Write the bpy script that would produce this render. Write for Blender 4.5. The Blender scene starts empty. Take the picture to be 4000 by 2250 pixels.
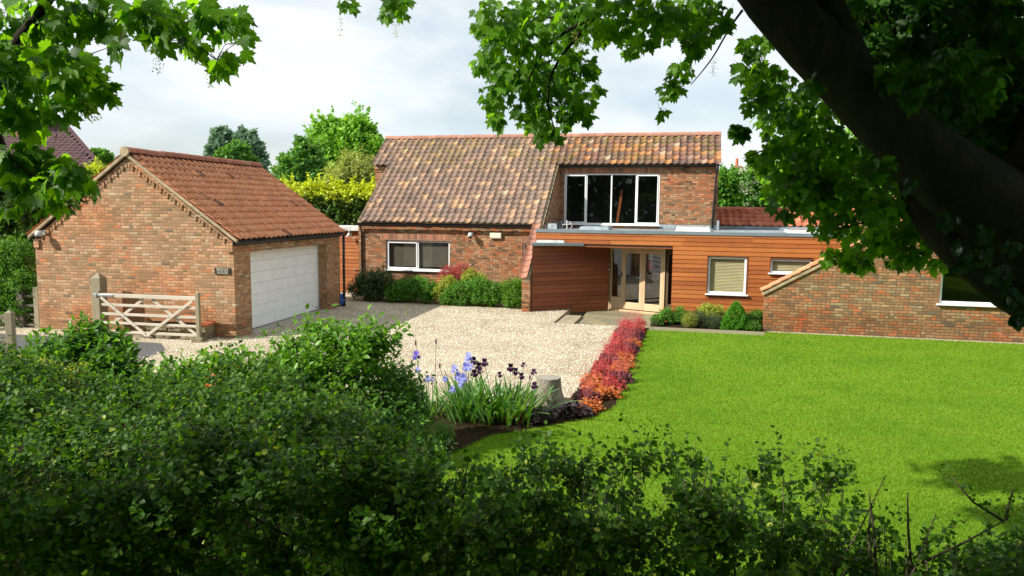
import bpy, math, random
import numpy as np
from mathutils import Vector, Matrix
random.seed(7); rng = np.random.default_rng(11)
R = math.radians
# ------------------------------------------------------------------ camera, sky, sun, exposure
scn = bpy.context.scene
COL = scn.collection
CAM = np.array([0.0, 0.0, 3.45]); PITCH, ROLL, FPX = .1089, .0102, 2866.74
cam_d = bpy.data.cameras.new('camera'); cam = bpy.data.objects.new('camera', cam_d); COL.objects.link(cam)
_F = np.array([0, math.cos(PITCH), -math.sin(PITCH)]); _R = np.array([1.0, 0, 0]); _U = np.cross(_R, _F)
_R, _U = math.cos(ROLL)*_R + math.sin(ROLL)*_U, -math.sin(ROLL)*_R + math.cos(ROLL)*_U
m = Matrix.Identity(4)
for i in range(3):
    m[i][0] = _R[i]; m[i][1] = _U[i]; m[i][2] = -_F[i]; m[i][3] = CAM[i]
cam.matrix_world = m
cam_d.sensor_width = 36; cam_d.lens = 36*FPX/4000; cam_d.clip_start = .05; cam_d.clip_end = 3000
scn.camera = cam
SUN_FROM = Vector((-1.311, -.507, 1.0)).normalized()
SUN_EL = math.asin(SUN_FROM.z)
sun_d = bpy.data.lights.new('sun', 'SUN'); sun_d.energy = 5.0; sun_d.angle = R(.6); sun_d.color = (1.0, .945, .85)
sun = bpy.data.objects.new('sun', sun_d); COL.objects.link(sun)
sun.rotation_euler = SUN_FROM.to_track_quat('Z', 'Y').to_euler()
w = bpy.data.worlds.new('World'); scn.world = w; w.use_nodes = True
nt = w.node_tree; nt.nodes.clear(); N = nt.nodes.new; L = nt.links.new
out = N('ShaderNodeOutputWorld'); bg = N('ShaderNodeBackground'); sky = N('ShaderNodeTexSky')
sky.sky_type = 'NISHITA'; sky.sun_disc = False; sky.sun_elevation = SUN_EL
sky.sun_rotation = math.atan2(SUN_FROM.x, SUN_FROM.y); sky.air_density = 1.0; sky.dust_density = 1.5; sky.ozone_density = 1.0
tc = N('ShaderNodeTexCoord'); mp = N('ShaderNodeMapping'); mp.inputs['Scale'].default_value = (1.0, 1.0, 2.6)
mp.inputs['Location'].default_value = (.35, .2, .1)
n1 = N('ShaderNodeTexNoise'); n1.inputs['Scale'].default_value = 2.6; n1.inputs['Detail'].default_value = 7; n1.inputs['Roughness'].default_value = .52
n1.inputs['Distortion'].default_value = .25
r1 = N('ShaderNodeValToRGB'); r1.color_ramp.elements[0].position = .36; r1.color_ramp.elements[1].position = .56
r1.color_ramp.elements[0].color = (.42, .42, .42, 1)
n2 = N('ShaderNodeTexNoise'); n2.inputs['Scale'].default_value = 4.2; n2.inputs['Detail'].default_value = 6; n2.inputs['Roughness'].default_value = .5
r2 = N('ShaderNodeValToRGB'); r2.color_ramp.elements[0].position = .3; r2.color_ramp.elements[0].color = (5.2, 5.95, 6.45, 1)
r2.color_ramp.elements[1].position = .60; r2.color_ramp.elements[1].color = (6.8, 7.1, 7.2, 1)
mx = N('ShaderNodeMixRGB')
L(tc.outputs['Generated'], mp.inputs['Vector']); L(mp.outputs[0], n1.inputs['Vector']); L(mp.outputs[0], n2.inputs['Vector'])
L(n1.outputs['Fac'], r1.inputs[0]); L(n2.outputs['Fac'], r2.inputs[0])
L(r1.outputs[0], mx.inputs[0]); L(sky.outputs[0], mx.inputs[1]); L(r2.outputs[0], mx.inputs[2])
L(mx.outputs[0], bg.inputs[0]); bg.inputs[1].default_value = .1; L(bg.outputs[0], out.inputs[0])
scn.view_settings.view_transform = 'Standard'; scn.view_settings.look = 'None'
scn.view_settings.exposure = 0.6; scn.view_settings.gamma = 1.0
scn.cycles.max_bounces = 8; scn.cycles.transparent_max_bounces = 12; scn.cycles.transmission_bounces = 6

# ------------------------------------------------------------------ geometry helpers
def ray(px, py): return _F + _R*(px-2000)/FPX - _U*(py-1125)/FPX
def dep(px, py, y):                       # the point y metres in front of the camera along a photo direction
    d = ray(px, py); return CAM + d*y/d[1]
def gnd(px, py, z=0.0):
    d = ray(px, py); return CAM + d*(z-CAM[2])/d[2]

def tag(o, label=None, cat=None, group=None, kind=None):
    if label: o['label'] = label
    if cat: o['category'] = cat
    if group: o['group'] = group
    if kind: o['kind'] = kind
    return o
def thing(name, label, cat, loc=(0, 0, 0), rz=0.0, group=None):
    o = bpy.data.objects.new(name, None); COL.objects.link(o); o.empty_display_size = .2
    o.location = loc; o.rotation_euler = (0, 0, rz); return tag(o, label, cat, group)
def copy_tree(o, parent=None):
    c = o.copy(); COL.objects.link(c)
    if parent: c.parent = parent
    for ch in list(o.children): copy_tree(ch, c)
    return c
def boxuv(me):
    n = len(me.polygons); nl = len(me.loops)
    co = np.empty(len(me.vertices)*3, np.float32); me.vertices.foreach_get('co', co); co = co.reshape(-1, 3)
    nr = np.empty(n*3, np.float32); me.polygons.foreach_get('normal', nr); nr = np.abs(nr.reshape(-1, 3))
    lt = np.empty(n, np.int32); me.polygons.foreach_get('loop_total', lt)
    vi = np.empty(nl, np.int32); me.loops.foreach_get('vertex_index', vi)
    nn = np.repeat(nr, lt, axis=0); c = co[vi]; uv = np.empty((nl, 2), np.float32)
    top = nn[:, 2] > .72; xs = (~top) & (nn[:, 0] > nn[:, 1]); ys = (~top) & (~xs)
    uv[top] = c[top][:, [0, 1]]; uv[xs] = c[xs][:, [1, 2]]; uv[ys] = c[ys][:, [0, 2]]
    l = me.uv_layers.new(name='UVMap'); l.data.foreach_set('uv', uv.ravel())
def link(name, me, mat, parent=None, smooth=False):
    if not isinstance(mat, (list, tuple)): mat = [mat]
    for k in mat: me.materials.append(k)
    if smooth: me.polygons.foreach_set('use_smooth', np.ones(len(me.polygons), bool))
    o = bpy.data.objects.new(name, me); COL.objects.link(o)
    if parent: o.parent = parent
    return o
class MB:
    def __init__(s): s.v = []; s.f = []
    def add(s, vs, fs):
        b = len(s.v); s.v += [tuple(map(float, p)) for p in vs]; s.f += [tuple(i+b for i in f) for f in fs]; return s
    def poly(s, pts): return s.add(pts, [tuple(range(len(pts)))])
    def box(s, x0, x1, y0, y1, z0, z1):
        return s.add([(x0,y0,z0),(x1,y0,z0),(x1,y1,z0),(x0,y1,z0),(x0,y0,z1),(x1,y0,z1),(x1,y1,z1),(x0,y1,z1)],
                     [(0,3,2,1),(4,5,6,7),(0,1,5,4),(1,2,6,5),(2,3,7,6),(3,0,4,7)])
    def hexa(s, p): return s.add(p, [(0,3,2,1),(4,5,6,7),(0,1,5,4),(1,2,6,5),(2,3,7,6),(3,0,4,7)])
    def bar(s, a, b, wd, th, up=(0, 0, 1)):    # rectangular bar from a to b, wd across, th along up
        a = np.array(a, float); b = np.array(b, float); d = b-a; d /= np.linalg.norm(d)
        sd = np.cross(d, np.array(up, float)); sd /= np.linalg.norm(sd); u = np.cross(sd, d)
        q = []
        for e in (a, b):
            for sx, sy in ((-1,-1),(1,-1),(1,1),(-1,1)): q.append(e + sd*wd/2*sx + u*th/2*sy)
        return s.hexa([q[0],q[1],q[2],q[3],q[4],q[5],q[6],q[7]])
    def tube(s, pts, rad, n=8, caps=True, jit=0.0):
        pts = [np.array(p, float) for p in pts]; k = len(pts)
        if not hasattr(rad, '__len__'): rad = [rad]*k
        vs = []; ref = None
        for i in range(k):
            d = pts[min(i+1, k-1)] - pts[max(i-1, 0)]; d = d/np.linalg.norm(d)
            if ref is None: ref = np.array([0, 0, 1.0]) if abs(d[2]) < .9 else np.array([1.0, 0, 0])
            a = np.cross(d, ref); a /= np.linalg.norm(a); b = np.cross(a, d); ref = b
            for j in range(n):
                t = 2*math.pi*j/n; r = rad[i]*(1+jit*(rng.random()-.5))
                vs.append(pts[i] + (a*math.cos(t) + b*math.sin(t))*r)
        fs = [(i*n+j, i*n+(j+1) % n, (i+1)*n+(j+1) % n, (i+1)*n+j) for i in range(k-1) for j in range(n)]
        if caps: fs += [tuple(range(n))[::-1], tuple((k-1)*n+j for j in range(n))]
        return s.add(vs, fs)
    def prism(s, poly, z0, z1):
        n = len(poly); vs = [(x, y, z0) for x, y in poly] + [(x, y, z1) for x, y in poly]
        return s.add(vs, [tuple(range(n))[::-1], tuple(range(n, 2*n))] + [(i, (i+1) % n, n+(i+1) % n, n+i) for i in range(n)])
    def prismY(s, poly, y0, y1):              # polygon in x,z extruded along y
        n = len(poly); vs = [(x, y0, z) for x, z in poly] + [(x, y1, z) for x, z in poly]
        return s.add(vs, [tuple(range(n)), tuple(range(n, 2*n))[::-1]] + [((i+1) % n, i, n+i, n+(i+1) % n) for i in range(n)])
    def ball(s, c, r, n=10, m_=7, sq=(1, 1, 1)):
        vs = []; fs = []
        for i in range(m_+1):
            t = math.pi*i/m_
            for j in range(n):
                a = 2*math.pi*j/n; vs.append((c[0]+r*sq[0]*math.sin(t)*math.cos(a), c[1]+r*sq[1]*math.sin(t)*math.sin(a), c[2]+r*sq[2]*math.cos(t)))
        for i in range(m_):
            for j in range(n): fs.append((i*n+j, (i+1)*n+j, (i+1)*n+(j+1) % n, i*n+(j+1) % n))
        return s.add(vs, fs)
    def build(s, name, mat, parent=None, smooth=False, bevel=0.0, fix=True):
        me = bpy.data.meshes.new(name); me.from_pydata(s.v, [], s.f)
        if fix:
            import bmesh
            bm = bmesh.new(); bm.from_mesh(me); bmesh.ops.recalc_face_normals(bm, faces=bm.faces); bm.to_mesh(me); bm.free()
        me.update(); boxuv(me); o = link(name, me, mat, parent, smooth)
        if bevel:
            b = o.modifiers.new('bevel', 'BEVEL'); b.width = bevel; b.segments = 2; b.limit_method = 'ANGLE'
        return o
def trimesh(name, V, F, mat, parent=None, matidx=None):      # V (n,3), F (k,3) numpy
    me = bpy.data.meshes.new(name); V = np.ascontiguousarray(V, np.float32); F = np.ascontiguousarray(F, np.int32)
    me.vertices.add(len(V)); me.vertices.foreach_set('co', V.ravel())
    me.loops.add(F.size); me.loops.foreach_set('vertex_index', F.ravel())
    me.polygons.add(len(F)); me.polygons.foreach_set('loop_start', np.arange(0, F.size, 3, dtype=np.int32))
    me.polygons.foreach_set('loop_total', np.full(len(F), 3, np.int32))
    me.update(calc_edges=True)
    o = link(name, me, mat, parent)
    if matidx is not None: me.polygons.foreach_set('material_index', matidx.astype(np.int32))
    return o

# ------------------------------------------------------------------ leaf shapes: star-shaped outlines, x across, y along, z up
def fan(outline, cx=0.0, cy=.45, fold=.18, droop=.25):
    pts = [(cx, cy)] + outline
    V = np.array([(x, y, abs(x)*fold - droop*y*y) for x, y in pts]); n = len(outline)
    F = np.array([(0, 1+i, 1+(i+1) % n) for i in range(n)])
    return V, F
_half = [(.0, .0), (.10, -.05), (.30, -.03), (.26, .08), (.40, .10), (.52, .22), (.40, .27), (.60, .42), (.56, .52), (.66, .70), (.46, .64), (.36, .68), (.24, .56), (.24, .74), (.13, .82), (.08, .97), (.0, 1.08)]
MAPLE = fan(_half + [(-x, y) for x, y in _half[-2:0:-1]], cy=.35)
_h2 = [(0, 0), (.10, .18), (.30, .28), (.24, .42), (.42, .58), (.26, .66), (.22, .84), (.10, .86), (0, 1.0)]
HAW = fan(_h2 + [(-x, y) for x, y in _h2[-2:0:-1]], cy=.45)
OVAL = (np.array([(0,0,0),(.22,.3,.05),(.2,.65,.0),(0,1,-.2),(-.2,.65,.0),(-.22,.3,.05),(0,.5,-.04)]), np.array([(6,0,1),(6,1,2),(6,2,3),(6,3,4),(6,4,5),(6,5,0)]))
NARROW = (OVAL[0]*np.array([.45, 1, 1]), OVAL[1])
ROUND = (OVAL[0]*np.array([1.7, 1, 1]), OVAL[1])
QUAD = (np.array([(0,0,0),(.36,.45,.06),(0,1,-.1),(-.36,.45,.06)]), np.array([(0,1,2),(0,2,3)]))
NEEDLE = (np.array([(-.05,0,0),(.05,0,0),(0,1,0)]), np.array([(0,1,2)]))
def unit(a): return a/np.maximum(np.linalg.norm(a, axis=-1, keepdims=True), 1e-9)
def leaves(name, shape, P, D, Nn, S, mat, parent=None, matidx=None):
    """P points, D leaf directions, Nn leaf normals, S sizes -> one mesh of separate leaves"""
    V0, F0 = shape; n = len(P); D = unit(D); X = unit(np.cross(D, Nn)); Z = np.cross(X, D)
    V = P[:, None, :] + S[:, None, None]*(X[:, None, :]*V0[None, :, 0:1] + D[:, None, :]*V0[None, :, 1:2] + Z[:, None, :]*V0[None, :, 2:3])
    F = (F0[None] + (np.arange(n)*len(V0))[:, None, None]).reshape(-1, 3)
    mi = np.repeat(matidx, len(F0)) if matidx is not None else None
    return trimesh(name, V.reshape(-1, 3), F, mat, parent, mi)
def rdir(n): return unit(rng.normal(size=(n, 3)))

# ------------------------------------------------------------------ materials
def newmat(name):
    m_ = bpy.data.materials.new(name); m_.use_nodes = True; t = m_.node_tree; t.nodes.clear()
    o = t.nodes.new('ShaderNodeOutputMaterial'); b = t.nodes.new('ShaderNodeBsdfPrincipled'); t.links.new(b.outputs[0], o.inputs[0])
    return m_, t, b, o
def ramp(t, fac, stops, const=False):
    r = t.nodes.new('ShaderNodeValToRGB'); e = r.color_ramp.elements
    if const: r.color_ramp.interpolation = 'CONSTANT'
    while len(e) < len(stops): e.new(.5)
    for i, (p, c) in enumerate(stops): e[i].position = p; e[i].color = (c[0], c[1], c[2], 1)
    t.links.new(fac, r.inputs[0]); return r.outputs[0]
def math_(t, op, a, b=None, c=None):
    n = t.nodes.new('ShaderNodeMath'); n.operation = op
    for i, v in enumerate((a, b, c)):
        if v is None: continue
        if hasattr(v, 'default_value'): t.links.new(v, n.inputs[i])
        else: n.inputs[i].default_value = v
    return n.outputs[0]
def noise(t, vec, scale, detail=4, rough=.5, dist=0.0):
    n = t.nodes.new('ShaderNodeTexNoise'); n.inputs['Scale'].default_value = scale; n.inputs['Detail'].default_value = detail
    n.inputs['Roughness'].default_value = rough; n.inputs['Distortion'].default_value = dist
    if vec is not None: t.links.new(vec, n.inputs['Vector'])
    return n.outputs['Fac']
def mixc(t, fac, a, b, mode='MIX'):
    n = t.nodes.new('ShaderNodeMixRGB'); n.blend_type = mode
    for i, v in enumerate((fac, a, b)):
        if hasattr(v, 'default_value'): t.links.new(v, n.inputs[i])
        elif isinstance(v, (int, float)): n.inputs[i].default_value = v
        else: n.inputs[i].default_value = (v[0], v[1], v[2], 1)
    return n.outputs[0]
def bump(t, b, h, strength=.4, dist=.01):
    n = t.nodes.new('ShaderNodeBump'); n.inputs['Strength'].default_value = strength; n.inputs['Distance'].default_value = dist
    t.links.new(h, n.inputs['Height']); t.links.new(n.outputs[0], b.inputs['Normal'])
def texco(t, which='Object'): return t.nodes.new('ShaderNodeTexCoord').outputs[which]
def island(t): return t.nodes.new('ShaderNodeNewGeometry').outputs['Random Per Island']
def plain(name, col, rough=.6, var=.12, scale=8, bmp=0.0, metal=0.0, spec=.5):
    m_, t, b, o = newmat(name); tc_ = texco(t)
    f = noise(t, tc_, scale, 5, .6); lo = [max(0, c*(1-var*2)) for c in col]; hi = [c*(1+var*2) for c in col]
    t.links.new(ramp(t, f, [(.25, lo), (.75, hi)]), b.inputs['Base Color']); b.inputs['Roughness'].default_value = rough
    b.inputs['Metallic'].default_value = metal; b.inputs['Specular IOR Level'].default_value = spec
    if bmp: bump(t, b, noise(t, tc_, scale*4, 4, .6), bmp)
    return m_
def brick(name, stops, mortar, course=.079, bw=.235, dirty=.35, headers=.3, patch=None):
    m_, t, b, o = newmat(name); uv = texco(t, 'UV')
    nz = t.nodes.new('ShaderNodeTexNoise'); nz.inputs['Scale'].default_value = 9; nz.inputs['Detail'].default_value = 3; t.links.new(uv, nz.inputs['Vector'])
    sep0 = t.nodes.new('ShaderNodeSeparateXYZ'); t.links.new(uv, sep0.inputs[0])
    sepn = t.nodes.new('ShaderNodeSeparateXYZ'); t.links.new(nz.outputs['Color'], sepn.inputs[0])
    u = math_(t, 'ADD', sep0.outputs[0], math_(t, 'MULTIPLY', math_(t, 'SUBTRACT', sepn.outputs[0], .5), .022))
    v = math_(t, 'ADD', sep0.outputs[1], math_(t, 'MULTIPLY', math_(t, 'SUBTRACT', sepn.outputs[1], .5), .022))
    u = math_(t, 'ADD', u, 50.0); v = math_(t, 'ADD', v, 10.0)
    vr = math_(t, 'DIVIDE', v, course); row = math_(t, 'FLOOR', vr); fv = math_(t, 'FRACT', vr)
    off = math_(t, 'MULTIPLY', math_(t, 'MODULO', row, 2.0), .5)
    wn0 = t.nodes.new('ShaderNodeTexWhiteNoise'); wn0.noise_dimensions = '1D'; t.links.new(row, wn0.inputs['W'])
    off = math_(t, 'ADD', off, math_(t, 'MULTIPLY', wn0.outputs[0], .16))
    uu = math_(t, 'ADD', math_(t, 'DIVIDE', u, bw), off); pair = math_(t, 'FLOOR', uu)
    def wn(a, b_, c_):
        cb = t.nodes.new('ShaderNodeCombineXYZ'); 
        for i, q in enumerate((a, b_, c_)):
            if hasattr(q, 'default_value'): t.links.new(q, cb.inputs[i])
            else: cb.inputs[i].default_value = q
        n = t.nodes.new('ShaderNodeTexWhiteNoise'); t.links.new(cb.outputs[0], n.inputs['Vector']); return n.outputs[0]
    split = math_(t, 'LESS_THAN', wn(pair, row, 3.3), headers); k = math_(t, 'ADD', split, 1.0)
    uk = math_(t, 'MULTIPLY', uu, k); col = math_(t, 'ADD', math_(t, 'FLOOR', uk), math_(t, 'MULTIPLY', split, .37)); fu = math_(t, 'FRACT', uk)
    du = math_(t, 'DIVIDE', math_(t, 'MULTIPLY', math_(t, 'MINIMUM', fu, math_(t, 'SUBTRACT', 1.0, fu)), bw), k)
    dv = math_(t, 'MULTIPLY', math_(t, 'MINIMUM', fv, math_(t, 'SUBTRACT', 1.0, fv)), course)
    e = math_(t, 'MINIMUM', du, dv); mk = t.nodes.new('ShaderNodeMapRange'); mk.inputs[1].default_value = .005; mk.inputs[2].default_value = .012
    t.links.new(e, mk.inputs[0]); mask = mk.outputs[0]
    c = ramp(t, wn(col, row, 1.1), stops, True)
    c = mixc(t, 1.0, c, ramp(t, wn(col, row, 7.7), [(0, (.84, .84, .84)), (1, (1.2, 1.2, 1.2))]), 'MULTIPLY')
    c = mixc(t, .55, c, ramp(t, noise(t, uv, 38, 4, .65), [(.3, (.70, .67, .64)), (.7, (1.3, 1.27, 1.22))]), 'MULTIPLY')
    c = mixc(t, mask, mortar, c)
    big = noise(t, uv, .55, 4, .6)
    if patch: c = mixc(t, math_(t, 'MULTIPLY', ramp(t, big, [(.46, (0, 0, 0)), (.66, (1, 1, 1))]), .55), c, mixc(t, 1.0, c, patch, 'MULTIPLY'))
    c = mixc(t, dirty, c, ramp(t, noise(t, uv, 1.7, 5, .62), [(.3, (.66, .64, .6)), (.7, (1.22, 1.2, 1.18))]), 'MULTIPLY')
    zb = math_(t, 'ADD', sep0.outputs[1], math_(t, 'MULTIPLY', noise(t, uv, 1.3, 5, .65), -1.1))
    c = mixc(t, ramp(t, zb, [(0, (.55, .55, .55)), (.16, (0, 0, 0))]), c, mixc(t, 1.0, c, (.72, .60, .50), 'MULTIPLY'))
    c = mixc(t, ramp(t, noise(t, uv, .9, 5, .7), [(.62, (0, 0, 0)), (.76, (.42, .42, .42))]), c, (.46, .36, .25))
    t.links.new(c, b.inputs['Base Color']); b.inputs['Roughness'].default_value = .88; b.inputs['Specular IOR Level'].default_value = .25
    h = math_(t, 'ADD', mask, math_(t, 'MULTIPLY', noise(t, uv, 45, 4, .6), .6)); bump(t, b, h, .7, .008)
    return m_
def leafmat(name, stops, trans, tf=.38, rough=.5, spec=.25):
    m_, t, b, o = newmat(name); tc_ = texco(t)
    f = math_(t, 'ADD', math_(t, 'MULTIPLY', island(t), .75), math_(t, 'MULTIPLY', noise(t, tc_, 1.6, 2), .3))
    c = ramp(t, f, [(p, q) for p, q in stops]); t.links.new(c, b.inputs['Base Color'])
    b.inputs['Roughness'].default_value = rough; b.inputs['Specular IOR Level'].default_value = spec
    tr = t.nodes.new('ShaderNodeBsdfTranslucent'); t.links.new(mixc(t, 1.0, c, trans, 'MULTIPLY'), tr.inputs[0])
    ms = t.nodes.new('ShaderNodeMixShader'); ms.inputs[0].default_value = tf
    t.links.new(b.outputs[0], ms.inputs[1]); t.links.new(tr.outputs[0], ms.inputs[2]); t.links.new(ms.outputs[0], o.inputs[0])
    return m_
def tilemat(name, stops, moss=0.0, mosscol=(.20, .16, .03), lichen=.3):
    m_, t, b, o = newmat(name); tc_ = texco(t)
    c = ramp(t, island(t), stops)
    c = mixc(t, .7, c, ramp(t, noise(t, tc_, 14, 5, .7), [(.3, (.66, .63, .6)), (.5, (1.05, 1.05, 1.05)), (.72, (1.35, 1.33, 1.28))]), 'MULTIPLY')
    c = mixc(t, math_(t, 'MULTIPLY', ramp(t, noise(t, tc_, 22, 3, .6), [(.6, (0, 0, 0)), (.68, (1, 1, 1))]), lichen), c, (.07, .06, .05))
    if moss:
        f = math_(t, 'MULTIPLY', ramp(t, noise(t, tc_, .8, 2, .5), [(.45, (0, 0, 0)), (.58, (1, 1, 1))]), ramp(t, noise(t, tc_, 7, 3, .6), [(.5, (0, 0, 0)), (.6, (1, 1, 1))]))
        sp = t.nodes.new('ShaderNodeSeparateXYZ'); t.links.new(tc_, sp.inputs[0])
        f = math_(t, 'MULTIPLY', f, ramp(t, math_(t, 'SUBTRACT', sp.outputs[2], moss), [(0, (0, 0, 0)), (.5, (1, 1, 1))]))
        c = mixc(t, f, c, mosscol)
    t.links.new(c, b.inputs['Base Color']); b.inputs['Roughness'].default_value = .8; b.inputs['Specular IOR Level'].default_value = .3
    bump(t, b, noise(t, tc_, 40, 4, .6), .5, .006)
    return m_
def glassmat(name, tint=(.8, .83, .8), rough=.015, k=1.0):
    m_, t, b, o = newmat(name); t.nodes.remove(b); m_.use_transparent_shadow = True
    g = t.nodes.new('ShaderNodeBsdfGlossy'); g.inputs['Roughness'].default_value = rough; g.inputs[0].default_value = (1, 1, 1, 1)
    tr = t.nodes.new('ShaderNodeBsdfTransparent'); tr.inputs[0].default_value = (*tint, 1)
    fr = t.nodes.new('ShaderNodeLayerWeight'); fr.inputs['Blend'].default_value = .5
    fac = math_(t, 'MINIMUM', math_(t, 'MULTIPLY', math_(t, 'ADD', math_(t, 'MULTIPLY', math_(t, 'POWER', fr.outputs['Facing'], 5.0), .9), .045), k), 1.0)
    ms = t.nodes.new('ShaderNodeMixShader'); t.links.new(fac, ms.inputs[0]); t.links.new(tr.outputs[0], ms.inputs[1]); t.links.new(g.outputs[0], ms.inputs[2])
    t.links.new(ms.outputs[0], o.inputs[0]); return m_
def woodgrain(name, stops, rough=.6, stretch=(1.2, 1.2, 22), spec=.4):
    m_, t, b, o = newmat(name); tc_ = texco(t); mp_ = t.nodes.new('ShaderNodeMapping'); mp_.inputs['Scale'].default_value = stretch; t.links.new(tc_, mp_.inputs[0])
    f = math_(t, 'ADD', math_(t, 'MULTIPLY', island(t), .55), math_(t, 'MULTIPLY', noise(t, mp_.outputs[0], 3, 5, .6), .5))
    c = ramp(t, f, stops); c = mixc(t, .35, c, ramp(t, noise(t, tc_, 1.1, 4, .6), [(.3, (.6, .6, .6)), (.7, (1.2, 1.2, 1.2))]), 'MULTIPLY')
    t.links.new(c, b.inputs['Base Color']); b.inputs['Roughness'].default_value = rough; b.inputs['Specular IOR Level'].default_value = spec
    bump(t, b, noise(t, mp_.outputs[0], 8, 4, .6), .2, .004); return m_

M = {}
M['brick_g'] = brick('pale_reclaimed_brick', [(0, (.43, .27, .155)), (.18, (.35, .205, .115)), (.36, (.43, .235, .14)), (.52, (.30, .19, .105)), (.68, (.46, .28, .165)), (.82, (.27, .18, .10)), (.89, (.48, .19, .085)), (.925, (.46, .36, .25)), (.965, (.18, .14, .10)), (.98, (.38, .215, .12))], (.27, .19, .11), dirty=.25, patch=(1.2, .74, .5))
M['brick_h'] = brick('mixed_red_brick', [(0, (.33, .175, .09)), (.18, (.24, .125, .068)), (.36, (.37, .175, .09)), (.52, (.20, .125, .075)), (.66, (.40, .225, .125)), (.80, (.42, .13, .05)), (.88, (.11, .08, .06)), (.93, (.34, .26, .16))], (.17, .12, .07), dirty=.4, patch=(1.15, .7, .55))
M['brick_w'] = brick('brown_red_brick', [(0, (.30, .18, .09)), (.2, (.24, .145, .078)), (.38, (.35, .155, .07)), (.54, (.20, .135, .08)), (.68, (.35, .22, .115)), (.83, (.42, .14, .055)), (.90, (.14, .115, .085)), (.92, (.32, .25, .15))], (.13, .10, .058), dirty=.35, patch=(1.2, .68, .5))
M['soldier'] = brick('soldier_course_brick', [(0, (.38, .13, .08)), (.3, (.28, .12, .075)), (.6, (.40, .2, .12)), (.85, (.2, .1, .07))], (.28, .22, .15), course=.235, bw=.079, headers=0)
M['tile_h'] = tilemat('weathered_pantiles', [(0, (.155, .115, .092)), (.22, (.235, .158, .12)), (.42, (.19, .142, .115)), (.58, (.285, .182, .138)), (.70, (.225, .158, .125)), (.84, (.36, .22, .14)), (.91, (.38, .24, .15)), (.96, (.46, .28, .15)), (1, (.44, .33, .22))], moss=4.75, lichen=.45)
M['tile_h2'] = tilemat('orange_weathered_pantiles', [(0, (.115, .075, .06)), (.3, (.2, .105, .075)), (.5, (.14, .09, .072)), (.65, (.34, .15, .07)), (.8, (.40, .19, .08)), (.9, (.22, .14, .11)), (1, (.42, .3, .2))], moss=5.0, lichen=.45)
M['tile_g'] = tilemat('terracotta_pantiles', [(0, (.60, .235, .115)), (.3, (.66, .27, .135)), (.6, (.70, .31, .16)), (.85, (.58, .24, .13)), (.95, (.6, .26, .14)), (1, (.17, .09, .065))], lichen=.4)
M['tile_r'] = tilemat('dark_red_pantiles', [(0, (.34, .10, .055)), (.5, (.44, .14, .075)), (1, (.52, .19, .10))], lichen=.5)
M['tile_n'] = tilemat('brown_concrete_tiles', [(0, (.075, .038, .04)), (.5, (.085, .044, .046)), (1, (.10, .052, .052))], lichen=.1)
M['ridge_g'] = tilemat('terracotta_ridge', [(0, (.30, .11, .07)), (.6, (.38, .15, .095)), (1, (.34, .18, .12))], lichen=.25)
M['ridge_h'] = tilemat('pale_ridge', [(0, (.32, .15, .10)), (.6, (.40, .21, .15)), (1, (.30, .17, .12))], lichen=.35)
M['mortar'] = plain('verge_mortar', (.36, .28, .17), .9, .2, 6, .4)
M['upvc'] = plain('white_frame', (.80, .81, .82), .35, .02, 2)
M['cream_door'] = plain('white_garage_door', (.88, .90, .89), .45, .03, 3)
M['black'] = plain('black_plastic', (.012, .012, .014), .35, .1, 5)
M['grey_trim'] = plain('grey_roof_trim', (.16, .20, .225), .5, .08, 2)
M['flat'] = plain('flat_roof_membrane', (.24, .27, .28), .55, .3, 1.6, .2)
M['lead'] = plain('lead_flashing', (.25, .30, .34), .5, .2, 4, .2)
M['white_dirty'] = plain('weathered_white_trim', (.55, .56, .54), .6, .2, 5)
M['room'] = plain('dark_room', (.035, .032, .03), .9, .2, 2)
M['curtain'] = plain('pale_curtain', (.30, .30, .29), .9, .1, 6)
M['blind'] = plain('tan_blind', (.60, .50, .30), .8, .05, 3)
M['blind_w'] = plain('slat_blind', (.30, .26, .21), .6, .05, 3)
M['glass'] = glassmat('window_glass'); M['glass_r'] = glassmat('door_glass', (.6, .65, .62), .015, 3.5); M['glass_d'] = glassmat('dark_glass', (.35, .4, .4))
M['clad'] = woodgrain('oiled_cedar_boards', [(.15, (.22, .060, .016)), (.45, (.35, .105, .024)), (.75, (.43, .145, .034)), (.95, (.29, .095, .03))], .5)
M['clad_d'] = woodgrain('shade_toned_cedar_boards', [(.15, (.17, .042, .014)), (.5, (.24, .065, .02)), (.9, (.30, .09, .027))], .5)  # darker copy of the cedar, shade of the angled boards put into colour
M['oak'] = woodgrain('pale_oak', [(.1, (.46, .31, .17)), (.6, (.56, .40, .24)), (1, (.62, .47, .31))], .45, (8, 8, 1))
M['oldwood'] = woodgrain('weathered_grey_timber', [(.1, (.20, .165, .10)), (.5, (.30, .26, .17)), (1, (.38, .34, .25))], .85, (9, 9, 1.2))
M['palewood'] = woodgrain('pale_bleached_timber', [(.1, (.42, .37, .28)), (.5, (.56, .51, .42)), (1, (.64, .60, .52))], .8, (1.2, 9, 9))
M['darkwood'] = woodgrain('dark_old_timber', [(.1, (.07, .06, .045)), (.6, (.13, .11, .085)), (1, (.18, .155, .12))], .85, (9, 9, 1.2))
M['steel'] = plain('galvanised_steel', (.42, .44, .46), .4, .1, 10, 0, .7)
M['stone'] = plain('sandstone', (.30, .25, .16), .9, .25, 3, .4)
M['stone2'] = plain('walling_stone', (.22, .18, .11), .9, .35, 5, .5)
M['concrete'] = plain('concrete_sill', (.36, .33, .28), .9, .12, 4, .3)
M['terracotta'] = plain('terracotta_pot', (.45, .13, .05), .8, .1, 6)
M['bluebag'] = plain('blue_plastic_bag', (.03, .12, .38), .35, .2, 7)
M['camgrey'] = plain('pale_grey_housing', (.55, .56, .54), .4, .05, 4)
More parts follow.
